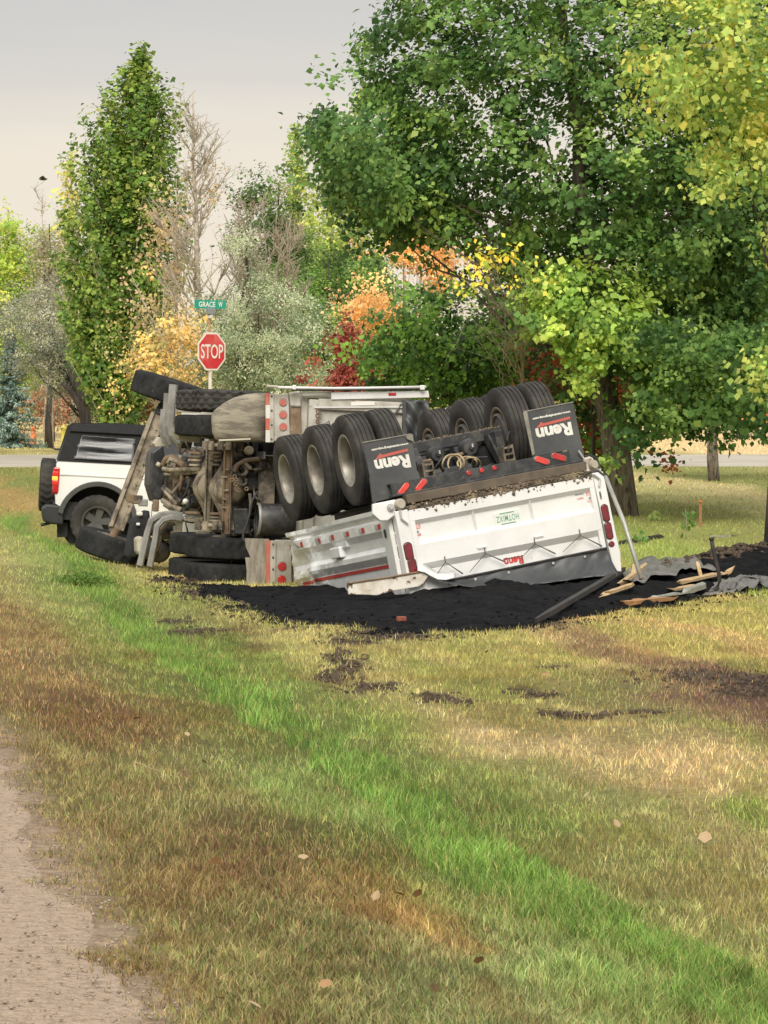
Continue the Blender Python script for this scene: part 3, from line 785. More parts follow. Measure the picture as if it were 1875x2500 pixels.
for sx_ in (x0 + 0.02, x1 - 0.02):
    MB().span((sx_ - 0.03, -0.062, -0.10), (sx_ + 0.03, 0.01, 0.79)).build('edge_rail', 'white_paint', gate, bevel=0.006)
# plate
pc = T4(770, 1063, -0.012)
m = MB(); m.box((pc.x, -0.016, pc.z), (0.31, 0.012, 0.155)); pl = m.build('licence_plate', 'plate_face', gate, bevel=0.004)
tag(pl, 'pale green licence plate reading HOTMIXZ upside down')
def gate_text(name, s, x, y, z, w, h, mt, par, bold=0.0, sp=1.0):
    return lettering(name, s, (x, y, z), (-1, 0, 0), (0, 0, -1), w, h, mt, par, bold, sp)
gate_text('plate_lettering', 'HOTMIXZ', pc.x, -0.0245, pc.z, 0.262, 0.068, 'plate_green', gate, 0.004, 1.12)
m = MB()
for dz in (0.058, -0.058): m.box((pc.x, -0.0245, pc.z + dz), (0.17, 0.003, 0.009))
m.build('plate_slogan', 'plate_green', gate)
# reflective strips
def strip(name, a, b, hgt, mt, yy=-0.0585, par=None):
    A, B = T4(*a, yy), T4(*b, yy)
    m = MB(); m.add([(A.x, yy, A.z - hgt), (B.x, yy, B.z - hgt), (B.x, yy, B.z + hgt), (A.x, yy, A.z + hgt)], [(0, 1, 2, 3)])
    return m.build(name, mt, par or gate, thick=0.003)
strip('red_strip', (186, 1293), (341, 1268), 0.024, 'red_tape', -0.060)
strip('grey_strip', (344, 1267), (440, 1250), 0.024, 'grey_tape', -0.060)
strip('grey_strip', (1126, 1113), (1226, 1093), 0.024, 'grey_tape', -0.060)
strip('red_strip', (1228, 1092), (1385, 1062), 0.024, 'red_tape', -0.060)
# stickers
def sticker(x, y, w, h, mt, yy=-0.013):
    p = T4(x, y, yy); MB().box((p.x, yy, p.z), (w, 0.003, h)).build('sticker', mt, gate)
sticker(166, 1120, 0.062, 0.055, 'sticker_pink'); sticker(168, 1155, 0.058, 0.045, 'sticker_white'); sticker(172, 1178, 0.060, 0.02, 'sticker_pink')
sticker(1318, 895, 0.062, 0.06, 'sticker_pink'); sticker(1325, 928, 0.06, 0.05, 'sticker_white'); sticker(1330, 948, 0.06, 0.02, 'sticker_pink'); sticker(1255, 900, 0.10, 0.024, 'sticker_black'); sticker(1262, 930, 0.08, 0.02, 'sticker_pink')
for x_, y_ in ((166, 1155), (1326, 928)):
    p = T4(x_, y_, -0.016); MB().add([(p.x - 0.014, -0.016, p.z - 0.012), (p.x + 0.014, -0.016, p.z - 0.012), (p.x, -0.016, p.z + 0.014)], [(0, 1, 2)]).build('warning_triangle', 'sticker_black', gate, thick=0.002)
for a, mt, w in (((185, 1008), 'faded_red_tape', 0.09), ((250, 993), 'sticker_black', 0.05), ((310, 978), 'logo_shadow', 0.08)):
    p = T4(*a, -0.06); MB().box((p.x, -0.060, p.z), (w, 0.003, 0.028)).build('sticker', mt, gate)
# red name on the lowest panel, half under the tarp
p = T4(812, 1352, -0.015)
gate_text('red_name', 'Renn', p.x, -0.018, p.z - 0.004, 0.215, 0.085, 'logo_red', gate, 0.03)
gate_text('name_shadow', 'Renn', p.x + 0.004, -0.014, p.z - 0.002, 0.225, 0.095, 'logo_shadow', gate, 0.03)
m = MB(); q = T4(815, 1330, -0.02); m.box((q.x, -0.016, q.z), (0.20, 0.003, 0.008)); m.add([(q.x - 0.13, -0.017, q.z), (q.x - 0.085, -0.017, q.z + 0.018), (q.x - 0.085, -0.017, q.z - 0.005)], [(0, 1, 2)])
m.build('name_arrow', 'logo_shadow', gate, thick=0.002)
# rubber tarp straps
for (sx_, sy_, l, r) in ((353, 1362, (280, 1462), (470, 1440)), (622, 1303, (515, 1430), (752, 1358)), (957, 1238, (862, 1335), (1095, 1305)), (1262, 1180, (1145, 1295), (1408, 1252))):
    m = MB(); Yo = -0.075
    a = T4(sx_, sy_, Yo); m.tube([T4(sx_ - 6, sy_ - 40, Yo), a], 0.006, 6)
    m.tube([a, T4(*l, Yo)], [0.007, 0.004], 6); m.tube([a, T4(*r, Yo)], [0.004, 0.009], 6)
    m.build('rubber_strap', 'strap_rubber', gate)
for hx, hy in ((598, 1262), (982, 1188)):
    a = T4(hx, hy, -0.075); MB().tube([a + Vector((-0.055, 0.02, 0.02)), a + Vector((-0.045, -0.01, 0)), a + Vector((0.045, -0.01, 0.0)), a + Vector((0.055, 0.02, 0.01))], 0.006, 6).build('grab_handle', 'white_paint', gate)

# corner posts
def capsule(cx, cz, y, hw, hh, ang, mt, name, par, rim=None, dep=0.012):
    pts = []
    for k in range(24):
        q = 2 * math.pi * k / 24
        x_, z_ = hw * math.cos(q), hw * math.sin(q) + (hh - hw) * (1 if math.sin(q) >= 0 else -1)
        ca, sa = math.cos(ang), math.sin(ang)
        pts.append((x_ * ca - z_ * sa, x_ * sa + z_ * ca))
    o = MB().prism([(cx + a, y, cz + b) for a, b in pts], (0, -dep, 0)).build(name, mt, par, bevel=0.004)
    if rim: MB().prism([(cx + a * 1.22, y + 0.001, cz + b * 1.10) for a, b in pts], (0, -dep * 0.5, 0)).build('lamp_rim', rim, o)
    return o
lp = MB().span((-1.235, -0.07, -0.16), (-1.085, 0.09, 0.815)).build('corner_post', 'white_paint', tr, bevel=0.012)
rp = MB().prism([(1.095, -0.07, 0.83), (1.225, -0.07, 0.83), (1.235, -0.07, 0.10), (1.245, -0.07, -0.10), (1.225, -0.07, -0.20), (1.215, -0.07, -0.30), (1.165, -0.07, -0.29), (1.125, -0.07, -0.18)], (0, 0.16, 0)).build('corner_post', 'white_paint', tr, bevel=0.010)
MB().prism([(-1.236, y, z) for y, z in ((0.085, -0.16), (0.085, 0.815), (0.40, 0.80), (0.36, -0.12))], (-0.052, 0, 0)).build('post_cheek', 'white_paint', lp, bevel=0.010)
for x_, y_ in ((104, 1290), (132, 1398)):
    p = T4(x_, y_, -0.07); capsule(p.x, p.z, -0.069, 0.042, 0.096, 0, 'dark_lens', 'tail_lamp', lp, 'black_steel')
for x_, y_ in ((1432, 1030), (1455, 1150)):
    p = T4(x_, y_, -0.07); capsule(p.x, p.z, -0.069, 0.036, 0.092, 0, 'dark_lens', 'tail_lamp', rp, 'black_steel')
p = T4(1473, 1240, -0.07); capsule(p.x, p.z, -0.069, 0.030, 0.031, 0, 'dark_lens', 'marker_lamp', rp, 'black_steel')
p = T4(1399, 910, -0.07); MB().box((p.x, -0.071, p.z), (0.022, 0.004, 0.09)).build('slot', 'sticker_black', rp)

# left side wall: folded sheet, crushed towards the front
SP = [(0.87, -0.02), (0.87, 0.055), (0.83, 0.055), (0.81, 0.0), (0.765, 0.0), (0.74, 0.05), (0.64, 0.05), (0.565, 0.0), (0.455, 0.0), (0.405, 0.05), (0.355, 0.05), (0.275, 0.0), (0.12, 0.0), (0.0, 0.0), (-0.14, -0.01)]
def side_def(y, z, out):
    """how the wreck bent the wall"""
    f = max(0.0, (y - 2.2) / 2.85)
    n1 = float(fbm(np.array(y * 1.7 + 3), np.array(z * 3.0 + 1), 3)) - 0.5
    n2 = float(fbm(np.array(y * 4.1), np.array(z * 6.0 + 8), 3)) - 0.5
    x = -1.225 - out * (1 - 0.55 * min(1, f)) - n1 * 0.42 * f - n2 * 0.20 * f + 0.01 * n1
    if y > 4.25: x += 0.42 * (y - 4.25) ** 1.3 * (1 if z > 0.5 else 1.3)
    dz = -0.10 * f * f * max(0, 0.8 - z) + (0.06 * f * n1)
    if z > 0.74: dz -= 0.03 * f
    return Vector((x, y - 0.10 * f * max(0, 0.5 - z), z + dz))
m = MB(); ysd = np.linspace(0.085, 5.05, 64)
zz = []
for a, b in zip(SP[:-1], SP[1:]):
    zz.append(a)
    if abs(a[0] - b[0]) > 0.06: zz.append(((a[0] + b[0]) / 2, (a[1] + b[1]) / 2))
zz.append(SP[-1]); k = len(zz)
m.add([side_def(y, z, o_) for y in ysd for z, o_ in zz], [(i * k + j, (i + 1) * k + j, (i + 1) * k + j + 1, i * k + j + 1) for i in range(len(ysd) - 1) for j in range(k - 1)])
wall = m.build('side_wall', 'dented_white', tr, thick=0.012)
tag(wall, 'dented white side wall with reflective marks and a red stripe')
for i in range(7):
    for dy, mt in ((0.0, 'red_tape'), (0.11, 'grey_tape')):
        y = 0.40 + 0.645 * i + dy
        m = MB(); P = [side_def(y + a, z, 0.05) + Vector((-0.012, 0, 0)) for a, z in ((0, 0.662), (0.105, 0.662), (0.105, 0.718), (0, 0.718))]
        m.add(P, [(0, 1, 2, 3)]); m.build('reflector', mt, wall, thick=0.004)
m = MB(); ysr = np.linspace(0.14, 4.2, 40)
m.add([side_def(y, z, 0.004) + Vector((-0.012, 0, 0)) for y in ysr for z in (0.225, 0.262)], [(i * 2, i * 2 + 2, i * 2 + 3, i * 2 + 1) for i in range(39)])
m.build('red_stripe', 'red_tape', wall)
b_ = side_def(2.35, 0.5, 0.0)
MB().span((b_.x - 0.09, 2.12, 0.44), (b_.x + 0.02, 2.52, 0.57)).build('bracket', 'dented_white', wall, bevel=0.015)
MB().span((b_.x - 0.055, 1.90, 0.54), (b_.x + 0.02, 2.12, 0.66)).build('bracket', 'dented_white', wall, bevel=0.015)
p = side_def(0.12, 0.50, 0)
capsule(0, 0, 0, 0.03, 0.05, 0, 'black_steel', 'port', wall).matrix_local = Matrix.Translation((-1.290, 0.25, 0.60)) @ Matrix.Rotation(R_(-90), 4, 'Z')
# torn corner plates at the front of the wall
m = MB(); m.tube([side_def(4.95, 0.15, 0), side_def(5.0, -0.05, 0) + Vector((-0.1, 0.1, 0)), side_def(5.0, -0.2, 0) + Vector((-0.16, 0.05, -0.1))], [0.05, 0.03, 0.02], 5)
m.build('torn_edge', 'chipped_white', wall)
m = MB(); m.grid(lambda u, v: side_def(4.75 + 0.35 * u, -0.02 - 0.26 * v, 0) + Vector((-0.05 - 0.16 * math.sin(u * 3), -0.25 * u * v, -0.03 * math.sin(v * 5))), 5, 5)
m.build('curled_plate', 'dented_white', wall, thick=0.012)
# bent top rail lying under the wall, paint chipped to rust
m = MB(); Yp = -0.14
pts = [TF.loc(*c5(x, y), Yp) for x, y in ((820, 748), (1130, 702), (1430, 652), (1485, 680), (1440, 745), (1400, 772), (1220, 802), (1062, 842), (930, 836), (838, 836))]
m.prism(pts, (0, 0.05, 0)); tag(m.build('top_rail', 'chipped_white', tr, bevel=0.01), 'bent white top rail with paint chipped to rust')
m = MB(); e0 = [TF.loc(*c5(x, y), Yp - 0.005) for x, y in ((820, 745), (1130, 699), (1430, 648))]
m.tube(e0, 0.012, 6); m.build('rail_lip', 'rust_steel', tr)
# lower left flap of the gate hanging over the asphalt
m = MB(); f0 = [(1392, 640), (1450, 655), (1500, 685), (1555, 712), (1620, 716), (1690, 700)]; 
up_ = [TF.loc(*c5(x, y - 60), -0.04) for x, y in f0]; dn_ = [TF.loc(*c5(x, y), -0.17) for x, y in f0]
m.add(up_ + dn_, [(i, i + 1, 7 + i, 6 + i) for i in range(5)]); m.build('bent_lip', 'white_paint', gate, thick=0.012, smooth=True)
# tarp hanging from the gate
tp_t = [(330, 1487), (400, 1480), (700, 1420), (1000, 1358), (1250, 1306), (1440, 1268)]
tp_b = [(300, 1492), (520, 1530), (800, 1530), (1060, 1500), (1330, 1462), (1515, 1450)]
def lerp_list(L, u):
    q = u * (len(L) - 1); i = min(int(q), len(L) - 2); f = q - i
    return (L[i][0] * (1 - f) + L[i + 1][0] * f, L[i][1] * (1 - f) + L[i + 1][1] * f)
def tarp_pt(u, v):
    a, b = lerp_list(tp_t, u), lerp_list(tp_b, u)
    w = math.sin(u * 34 + v * 3.2) * 0.5 + math.sin(u * 19 - v * 5 + 1) * 0.5 + 0.6 * math.sin(u * 61 + v * 9)
    yy = -0.10 - 0.20 * v * v - 0.022 * w * (0.25 + v)
    return TF.loc(*c4(a[0] * (1 - v) + b[0] * v, a[1] * (1 - v) + b[1] * v), yy)
m = MB(); m.grid(tarp_pt, 90, 14); tag(m.build('tarp', 'tarp_vinyl', tr, smooth=True, thick=0.004), 'black vinyl tarp hanging in folds below the tailgate')
m = MB(); m.tube([T4(*lerp_list(tp_t, u), -0.105) for u in np.linspace(0.02, 1, 12)], 0.016, 6); m.build('tarp_hem', 'black_iron', tr)
for u in (0.12, 0.3, 0.45, 0.66, 0.84): 
    p = T4(*lerp_list(tp_t, u), -0.12); MB().lathe([(0, 0.016), (-0.006, 0.014), (-0.008, 0.0)], (p.x, p.y, p.z - 0.045), 'Y', 10).build('eyelet', 'steel_bright', tr)

# right wall, front wall, floor (the box stands on its rim)
MB().span((1.20, 0.09, -0.30), (1.235, 5.0, 0.83)).build('side_wall', 'dented_white', tr)
MB().span((-0.95, 4.96, -0.30), (1.2, 5.0, 0.80)).build('front_wall', 'dark_void', tr)  # front wall coloured near black to stand in for the shadow there
MB().span((-1.19, 0.02, 0.80), (1.20, 4.96, 0.83)).build('floor_plate', 'dark_void', tr)  # near black put in for the shadow behind the wheels
# sill under the floor: crusted
A = lambda x, y, Y=-0.02: T4(x, y, Y)
m = MB(); m.prism([(x, -0.06, z) for x, z in ((-1.07, 0.805), (1.09, 0.805), (1.10, 0.86), (0.5, 0.872), (-0.2, 0.862), (-0.8, 0.86), (-1.05, 0.85))], (0, 0.25, 0)); m.build('rear_sill', 'rusty_sill', tr)
n = 420; P = np.column_stack([rng.uniform(-1.05, 1.08, n), rng.uniform(-0.075, -0.055, n), rng.uniform(0.79, 0.875, n) - np.where(rng.random(n) < 0.3, rng.random(n) * 0.05, 0)])
tag(blobs('caked_dirt', P, 0.006 + 0.020 * rng.random(n) ** 2, 'rusty_sill', 0.9, tr), kind='stuff')
MB().span((-1.05, 0.0, 0.872), (1.08, 0.20, 0.975)).build('floor_channel', 'brown_channel', tr, bevel=0.01)
MB().span((-1.16, 0.12, 0.975), (1.12, 0.30, 1.0)).build('floor_channel', 'black_steel', tr, bevel=0.006)
# hinge plates and pins at both corners
hp = MB().prism([TF.loc(*c3(x, y), -0.02) for x, y in ((1030, 1162), (1215, 1125), (1215, 1250), (1150, 1298), (1090, 1300), (1030, 1245))], (0, 0.06, 0)).build('hinge_plate', 'white_paint', tr, bevel=0.012)
p = TF.loc(*c3(1172, 1190), -0.03)
m = MB(); m.lathe([(-0.04, 0.0), (-0.04, 0.025), (-0.015, 0.028), (-0.015, 0.042), (0.02, 0.042)], p, 'Y', 12); m.build('hinge_bolt', 'steel_bright', hp)
for x_, y_, w_ in ((1250, 1165, 0.075),):
    p = TF.loc(*c3(x_, y_), -0.05); MB().lathe([(-0.05, 0.0), (-0.05, 0.045), (-0.02, 0.062), (0.06, 0.062)], p, 'Y', 16).build('hinge_pin', 'cream_plastic', tr, smooth=True, auto=40)
p = T4(1352, 705, -0.03); MB().lathe([(-0.06, 0.0), (-0.06, 0.04), (-0.03, 0.055), (0.06, 0.055)], p, 'Y', 16).build('hinge_pin', 'cream_plastic', tr, smooth=True, auto=40)
MB().prism([T4(x, y, 0.0) for x, y in ((1290, 655), (1335, 645), (1405, 720), (1410, 800), (1360, 800), (1300, 745))], (0, 0.05, 0)).build('hinge_plate', 'chipped_white', tr, bevel=0.01)
for L in (((45, 1010), (55, 1070), (100, 1105)), ((1350, 770), (1395, 800), (1390, 850))):
    MB().tube([T4(x, y, -0.09) for x, y in L], 0.012, 6).build('latch_rod', 'steel_bright', tr)
MB().tube([T4(x, y, -0.02) for x, y in ((90, 1010), (95, 1090), (105, 1180), (110, 1230))], 0.02, 6).build('latch_arm', 'black_steel', tr)
MB().tube([T4(x, y, -0.08) for x, y in ((1290, 650), (1325, 640), (1375, 660), (1395, 730))], 0.014, 6).build('latch_rod', 'black_steel', tr)

# bumper with lamps
BY = 0.36
L_, R__ = TF.loc(957, 1201, BY), TF.loc(1391, 1112, BY)
zc = (L_.z + R__.z) / 2
bm = MB(); bm.span((L_.x, BY, zc - 0.075), (R__.x, BY + 0.04, zc + 0.065)); bm.span((L_.x, BY, zc + 0.058), (R__.x, BY + 0.16, zc + 0.074)); bm.span((L_.x, BY - 0.0, zc - 0.085), (R__.x, BY + 0.16, zc - 0.070))
bump = bm.build('bumper', 'black_steel', tr, bevel=0.004)
for px_, py_, an in ((986, 1193.7, -50), (1028, 1184.7, -50), (1323.5, 1124, 62), (1364.5, 1115.5, 62)):
    p = TF.loc(px_, py_, BY - 0.01); capsule(p.x, p.z, BY - 0.001, 0.032, 0.082, R_(an), 'bright_lens' if px_ < 1350 else 'red_lens', 'stop_lamp', bump, 'dusty_steel')
for x_, y_ in ((508, 760), (597, 742), (682, 725)):
    p = T4(x_, y_, BY); capsule(p.x, p.z, BY - 0.001, 0.026, 0.027, 0, 'red_lens', 'marker_lamp', bump)
MB().span((L_.x + 0.4, BY + 0.02, zc - 0.14), (R__.x + 0.1, BY + 0.14, zc - 0.10)).build('bumper_bar', 'black_steel', tr, bevel=0.004)
for x_ in (-0.62, -0.05, 0.5):
    MB().span((x_, BY - 0.006, zc - 0.115), (x_ + 0.05, BY + 0.05, zc - 0.085)).build('bumper_clip', 'dusty_steel', tr)

# mud flaps with white print, standing up from the bumper
def flap(corners, base_pts):
    P = [TF.loc(x, y, 0.52) for x, y in corners]
    fl = MB().prism(P, (0, 0.014, 0)).build('mud_flap', 'flap_rubber', tr)
    tl_, tr_, br_, bl_ = P
    def at(u, v): return (tl_ * (1 - u) + tr_ * u) * (1 - v) + (bl_ * (1 - u) + br_ * u) * v
    ex = (tr_ - tl_).normalized(); ez = (tl_ - bl_).normalized()
    dn = Vector((0, -0.003, 0)); wd = (tr_ - tl_).length
    # printed upside down: reads right to left, feet up
    lettering('flap_name', 'Renn', at(0.515, 0.59) + dn, -ex, -ez, wd * 0.72, 0.150, 'print_white', fl, 0.045, 1.0)
    lettering('flap_address', 'www.rennmfg-grp.com'.replace('mfg-grp', 'trailergroup'), at(0.53, 0.20) + dn, -ex, -ez, wd * 0.76, 0.034, 'print_white', fl, 0.05)
    m = MB(); a = lambda u, v: at(u, v) + dn
    m.add([a(0.88, 0.32), a(0.88, 0.385), a(0.40, 0.405), a(0.17, 0.425), a(0.30, 0.30), a(0.335, 0.345)], [(0, 5, 2, 1), (5, 4, 3, 2)])
    m.build('flap_arrow', 'print_red', fl)
    m = MB(); m.tube([at(0, 0) + dn, at(1, 0) + dn], 0.008, 5); m.build('worn_edge', 'flap_edge', fl)
    m = MB(); pts = [TF.loc(x, y, 0.515) for x, y in base_pts]; m.prism(pts, (0, 0.04, 0)); m.build('flap_bracket', 'flap_rubber', tr)
    return fl
flap([(885.5, 1081), (1004, 1060), (1020, 1160), (909, 1190)], [(903, 1165), (1021, 1150), (1026, 1168), (958, 1190), (958, 1215), (911, 1227)])
flap([(1278, 1006), (1399, 982), (1419, 1080), (1300, 1112)], [(1300, 1100), (1418, 1072), (1429, 1125), (1391, 1138), (1388, 1098), (1301, 1116)])
m = MB(); P = [TF.loc(x, y, 0.50) for x, y in ((1277, 1007), (1287, 1005), (1306, 1108), (1300, 1112))]; m.prism(P, (0, 0.01, 0)); m.build('worn_edge', 'flap_edge', tr)
P = [TF.loc(*q, 0.47) for q in ((1412, 1100), (1424, 1118))]; MB().tube(P, 0.012, 6).build('flap_pin', 'steel_bright', tr)
P = [TF.loc(x, y, 0.49) for x, y in ((990, 1064), (1008, 1060), (1010, 1078), (994, 1072))]; MB().prism(P, (0, 0.012, 0)).build('worn_edge', 'flap_edge', tr)

# running gear
AY = (1.48, 2.82, 4.16)
for sgn in (-1, 1):
    m = MB(); X0 = 0.46 * sgn
    m.span((X0 - 0.05, 0.42, 0.98), (X0 + 0.05, 5.0, 1.0)); m.span((X0 - 0.008, 0.42, 0.84), (X0 + 0.008, 5.0, 0.99)); 
    m.build('frame_rail', 'black_steel', tr)
for y_ in (0.9, 2.15, 3.5, 4.7): MB().span((-0.45, y_, 0.85), (0.45, y_ + 0.08, 0.98)).build('cross_member', 'black_steel', tr)
for i, ay in enumerate(AY):
    ax = MB(); ax.span((-0.92, ay - 0.065, 1.44), (0.92, ay + 0.065, 1.57)); axo = ax.build('axle', 'black_steel', tr, bevel=0.012)
    if i == 0:
        tag(blobs('caked_dirt', np.column_stack([rng.uniform(-0.85, 0.75, 160), ay + rng.uniform(-0.06, 0.06, 160), 1.565 + rng.random(160) * 0.012]), 0.006 + 0.016 * rng.random(160), 'rust_steel', 0.7, axo), kind='stuff')
    for sgn in (-1, 1):
        m = MB(); m.lathe([(1.0, 0.05), (1.02, 0.11), (1.08, 0.125), (1.2, 0.11), (1.32, 0.125), (1.38, 0.11), (1.42, 0.05)], (0.47 * sgn, ay + 0.10, 0), 'Z', 18)
        m.build('air_spring', 'tyre_dark', tr, smooth=True)
        MB().prism([(0.47 * sgn - 0.04, ay - 0.05, 1.42), (0.47 * sgn - 0.04, ay - 0.50, 1.02), (0.47 * sgn - 0.04, ay - 0.62, 1.02), (0.47 * sgn - 0.04, ay - 0.20, 1.50), (0.47 * sgn - 0.04, ay + 0.2, 1.50), (0.47 * sgn - 0.04, ay + 0.2, 1.42)], (0.08, 0, 0)).build('trailing_arm', 'black_steel', tr)
        wheel(tr, (1.09 * sgn, ay, 1.5), sgn, 'dish')
        wheel(tr, (0.765 * sgn, ay, 1.5), -sgn, 'drum', rmat='rim_edge')
# brake chambers on the rear axle
for x_, y_, r_ in ((308, 632, 0.104), (530, 587, 0.112)):
    p = T4(x_, y_, 1.12)
    m = MB(); m.lathe([(0.0, 0.0), (0.0, r_ * 0.22), (0.03, r_ * 0.25), (0.035, r_ * 0.72), (0.06, r_ * 0.85), (0.09, r_), (0.115, r_), (0.12, r_ * 0.92), (0.19, r_ * 0.92), (0.24, r_ * 0.6)], p, 'Y', 24)
    bc = m.build('brake_chamber', 'black_steel', tr, smooth=True, auto=40)
    MB().box(p + Vector((0.01, -0.006, 0.02)), (0.018, 0.02, 0.04)).build('bolt', 'steel_bright', bc)
m = MB(); m.tube([T4(x, y, 1.2) for x, y in ((345, 655), (470, 628))], 0.018, 6); m.build('push_rod', 'rust_steel', tr)
MB().tube([T4(x, y, 1.2) for x, y in ((170, 690), (260, 672))], 0.02, 6).build('push_rod', 'rust_steel', tr)
for cx_, cy_, rx_, ry_ in ((395, 705, 62, 70), (425, 700, 55, 66), (500, 695, 66, 45), (530, 705, 60, 50)):
    m = MB(); m.tube([T4(cx_ + rx_ * math.cos(q), cy_ - ry_ * math.sin(q), 0.75 + 0.06 * math.sin(q * 2 + cx_)) for q in np.linspace(-0.5, 3.7, 18)], 0.011, 6)
    m.build('air_hose', 'hose_tan', tr, smooth=True)
# hangers beside the bumper
for x_, y_ in ((232, 742), (772, 628)):
    p = T4(x_, y_, 0.55); m = MB()
    for dx in (-0.055, 0.055): m.span((p.x + dx - 0.01, 0.5, p.z - 0.09), (p.x + dx + 0.01, 0.7, p.z + 0.09))
    for dz in (-0.08, -0.01, 0.06): m.span((p.x - 0.05, 0.49, p.z + dz - 0.012), (p.x + 0.05, 0.56, p.z + dz + 0.012))
    m.build('hanger', 'dusty_steel', tr, bevel=0.004)
p = T4(700, 520, 1.2); MB().box(p + Vector((0, 0, -0.03)), (0.10, 0.2, 0.22)).build('bracket', 'black_steel', tr, bevel=0.01)
for k_ in range(9):
    a_ = Vector((random.uniform(-0.7, 0.7), random.uniform(0.6, 1.6), random.uniform(1.02, 1.4))); b_ = a_ + Vector((random.uniform(-0.3, 0.3), random.uniform(-0.2, 0.4), random.uniform(-0.15, 0.15)))
    MB().tube([a_, (a_ + b_) / 2 + Vector((0, 0, random.uniform(-0.1, 0.1))), b_], 0.012, 6).build('brake_hose', 'hose_black', tr, smooth=True)
MB().cyl((-0.42, 2.1, 1.12), (0.42, 2.1, 1.12), 0.12, 20).build('air_tank', 'black_steel', tr)
MB().prism([(-0.09, 5.0, 0.98), (0.09, 5.0, 0.98), (0.06, 5.0, 1.12), (-0.06, 5.0, 1.12)], (0, 1.5, 0)).build('draw_bar', 'black_steel', tr)
# ---------------------------------------------------------------- the tipped-over truck (its own axes: x right, y forward, z up; it lies on its right side)
KM = Matrix.Translation((-2.47, 45.5, 1.138)) @ Matrix.Rotation(R_(12), 4, 'Z') @ Matrix.Rotation(R_(2.6), 4, 'Y') @ Matrix(((0, 0, 1, 0), (0, 1, 0, 0), (-1, 0, 0, 0), (0, 0, 0, 1)))
KF = Frame(KM)
tk = thing('dump_truck', 'white dump truck tipped on its side, muddy axles and underside showing', 'truck', KM)
K1 = lambda x, y, Y: KF.loc(*c1(x, y), Y)
K2 = lambda x, y, Y: KF.loc(*c2(x, y), Y)
K3 = lambda x, y, Y: KF.loc(*c3(x, y), Y)
# drive axles
for i, ay in enumerate((0.0, 1.32)):
    m = MB(); prof = [(-0.86, 0.075), (-0.56, 0.072)]
    for t_ in np.linspace(-0.5, 0.5, 21): prof.append((t_, 0.075 + 0.18 * math.exp(-(t_ / 0.25) ** 2)))
    prof += [(0.56, 0.072), (0.86, 0.075)]
    m.lathe(prof, (0.02, ay, 0.52), 'X', 28)
    ho = m.build('axle_housing', 'mud_steel', tk, smooth=True)
    m = MB(); m.lathe([(-0.30, 0.0), (-0.29, 0.07), (-0.25, 0.15), (-0.19, 0.20), (-0.15, 0.215)], (0.02, ay, 0.52), 'Y', 26); m.build('axle_cover', 'mud_steel', ho, smooth=True)
    m = MB(); m.lathe([(-0.012, 0.205), (0.012, 0.222), (0.03, 0.205)], (0.02, ay - 0.15, 0.52), 'Y', 30); m.build('cover_flange', 'dusty_steel', ho, smooth=True)
    MB().box((0.05, ay - 0.30, 0.47), (0.05, 0.03, 0.04)).build('drain_plug', 'hub_steel', ho)
    for sgn in (-1, 1):
        wheel(tk, (1.09 * sgn, ay, 0.52), sgn, 'dish', tread='diamond' if sgn < 0 else 'lug', tmat='tyre_rubber' if sgn < 0 else 'tyre_dark')
        wheel(tk, (0.765 * sgn, ay, 0.52), -sgn, 'drum', tread='lug', tmat='tyre_dark')
        m = MB(); m.lathe([(0.60 * sgn, 0.06), (0.605 * sgn, 0.17), (0.64 * sgn, 0.19), (0.66 * sgn, 0.19), (0.67 * sgn, 0.06)], (0, ay, 0.52), 'X', 24); m.build('brake_plate', 'dusty_steel', tk, smooth=True, auto=40)
        m = MB(); c_ = Vector((0.50 * sgn, ay - 0.24, 0.60)); m.lathe([(-0.10, 0.0), (-0.10, 0.05), (-0.07, 0.085), (0.0, 0.09), (0.01, 0.1), (0.03, 0.1), (0.04, 0.08), (0.10, 0.06), (0.10, 0.0)], c_, 'X', 18); m.build('brake_chamber', 'dusty_steel', tk, smooth=True, auto=40)
# long rusty channels across the axles
for xa, xb, ya, yb, Y_, mt, w_ in ((545, 525, 690, 1465, 1.0, 'mud_steel', 0.042), (735, 705, 690, 1590, -0.36, 'rust_steel', 0.05), (585, 555, 880, 1470, 0.9, 'dusty_steel', 0.02), (768, 742, 700, 1580, -0.33, 'dusty_steel', 0.02)):
    a, b = K2(xa, ya, Y_), K2(xb, yb, Y_); d = (b - a)
    zx = Vector((d.z, 0, -d.x)).normalized() * w_
    m = MB(); m.prism([a - zx, a + zx, b + zx, b - zx], (0, 0.03, 0)); m.prism([a - zx, a - zx * 0.75, b - zx * 0.75, b - zx], (0, -0.035, 0)); m.prism([a + zx * 0.75, a + zx, b + zx, b + zx * 0.75], (0, -0.035, 0))
    m.build('spring_channel', mt, tk)
for x_, y_ in ((700, 1015), (690, 1240), (730, 940), (690, 1325), (720, 1150)):
    MB().cyl(K2(x_ - 22, y_, -0.40), K2(x_ + 22, y_, -0.40), 0.012, 8).build('clamp_bolt', 'mud_steel', tk)
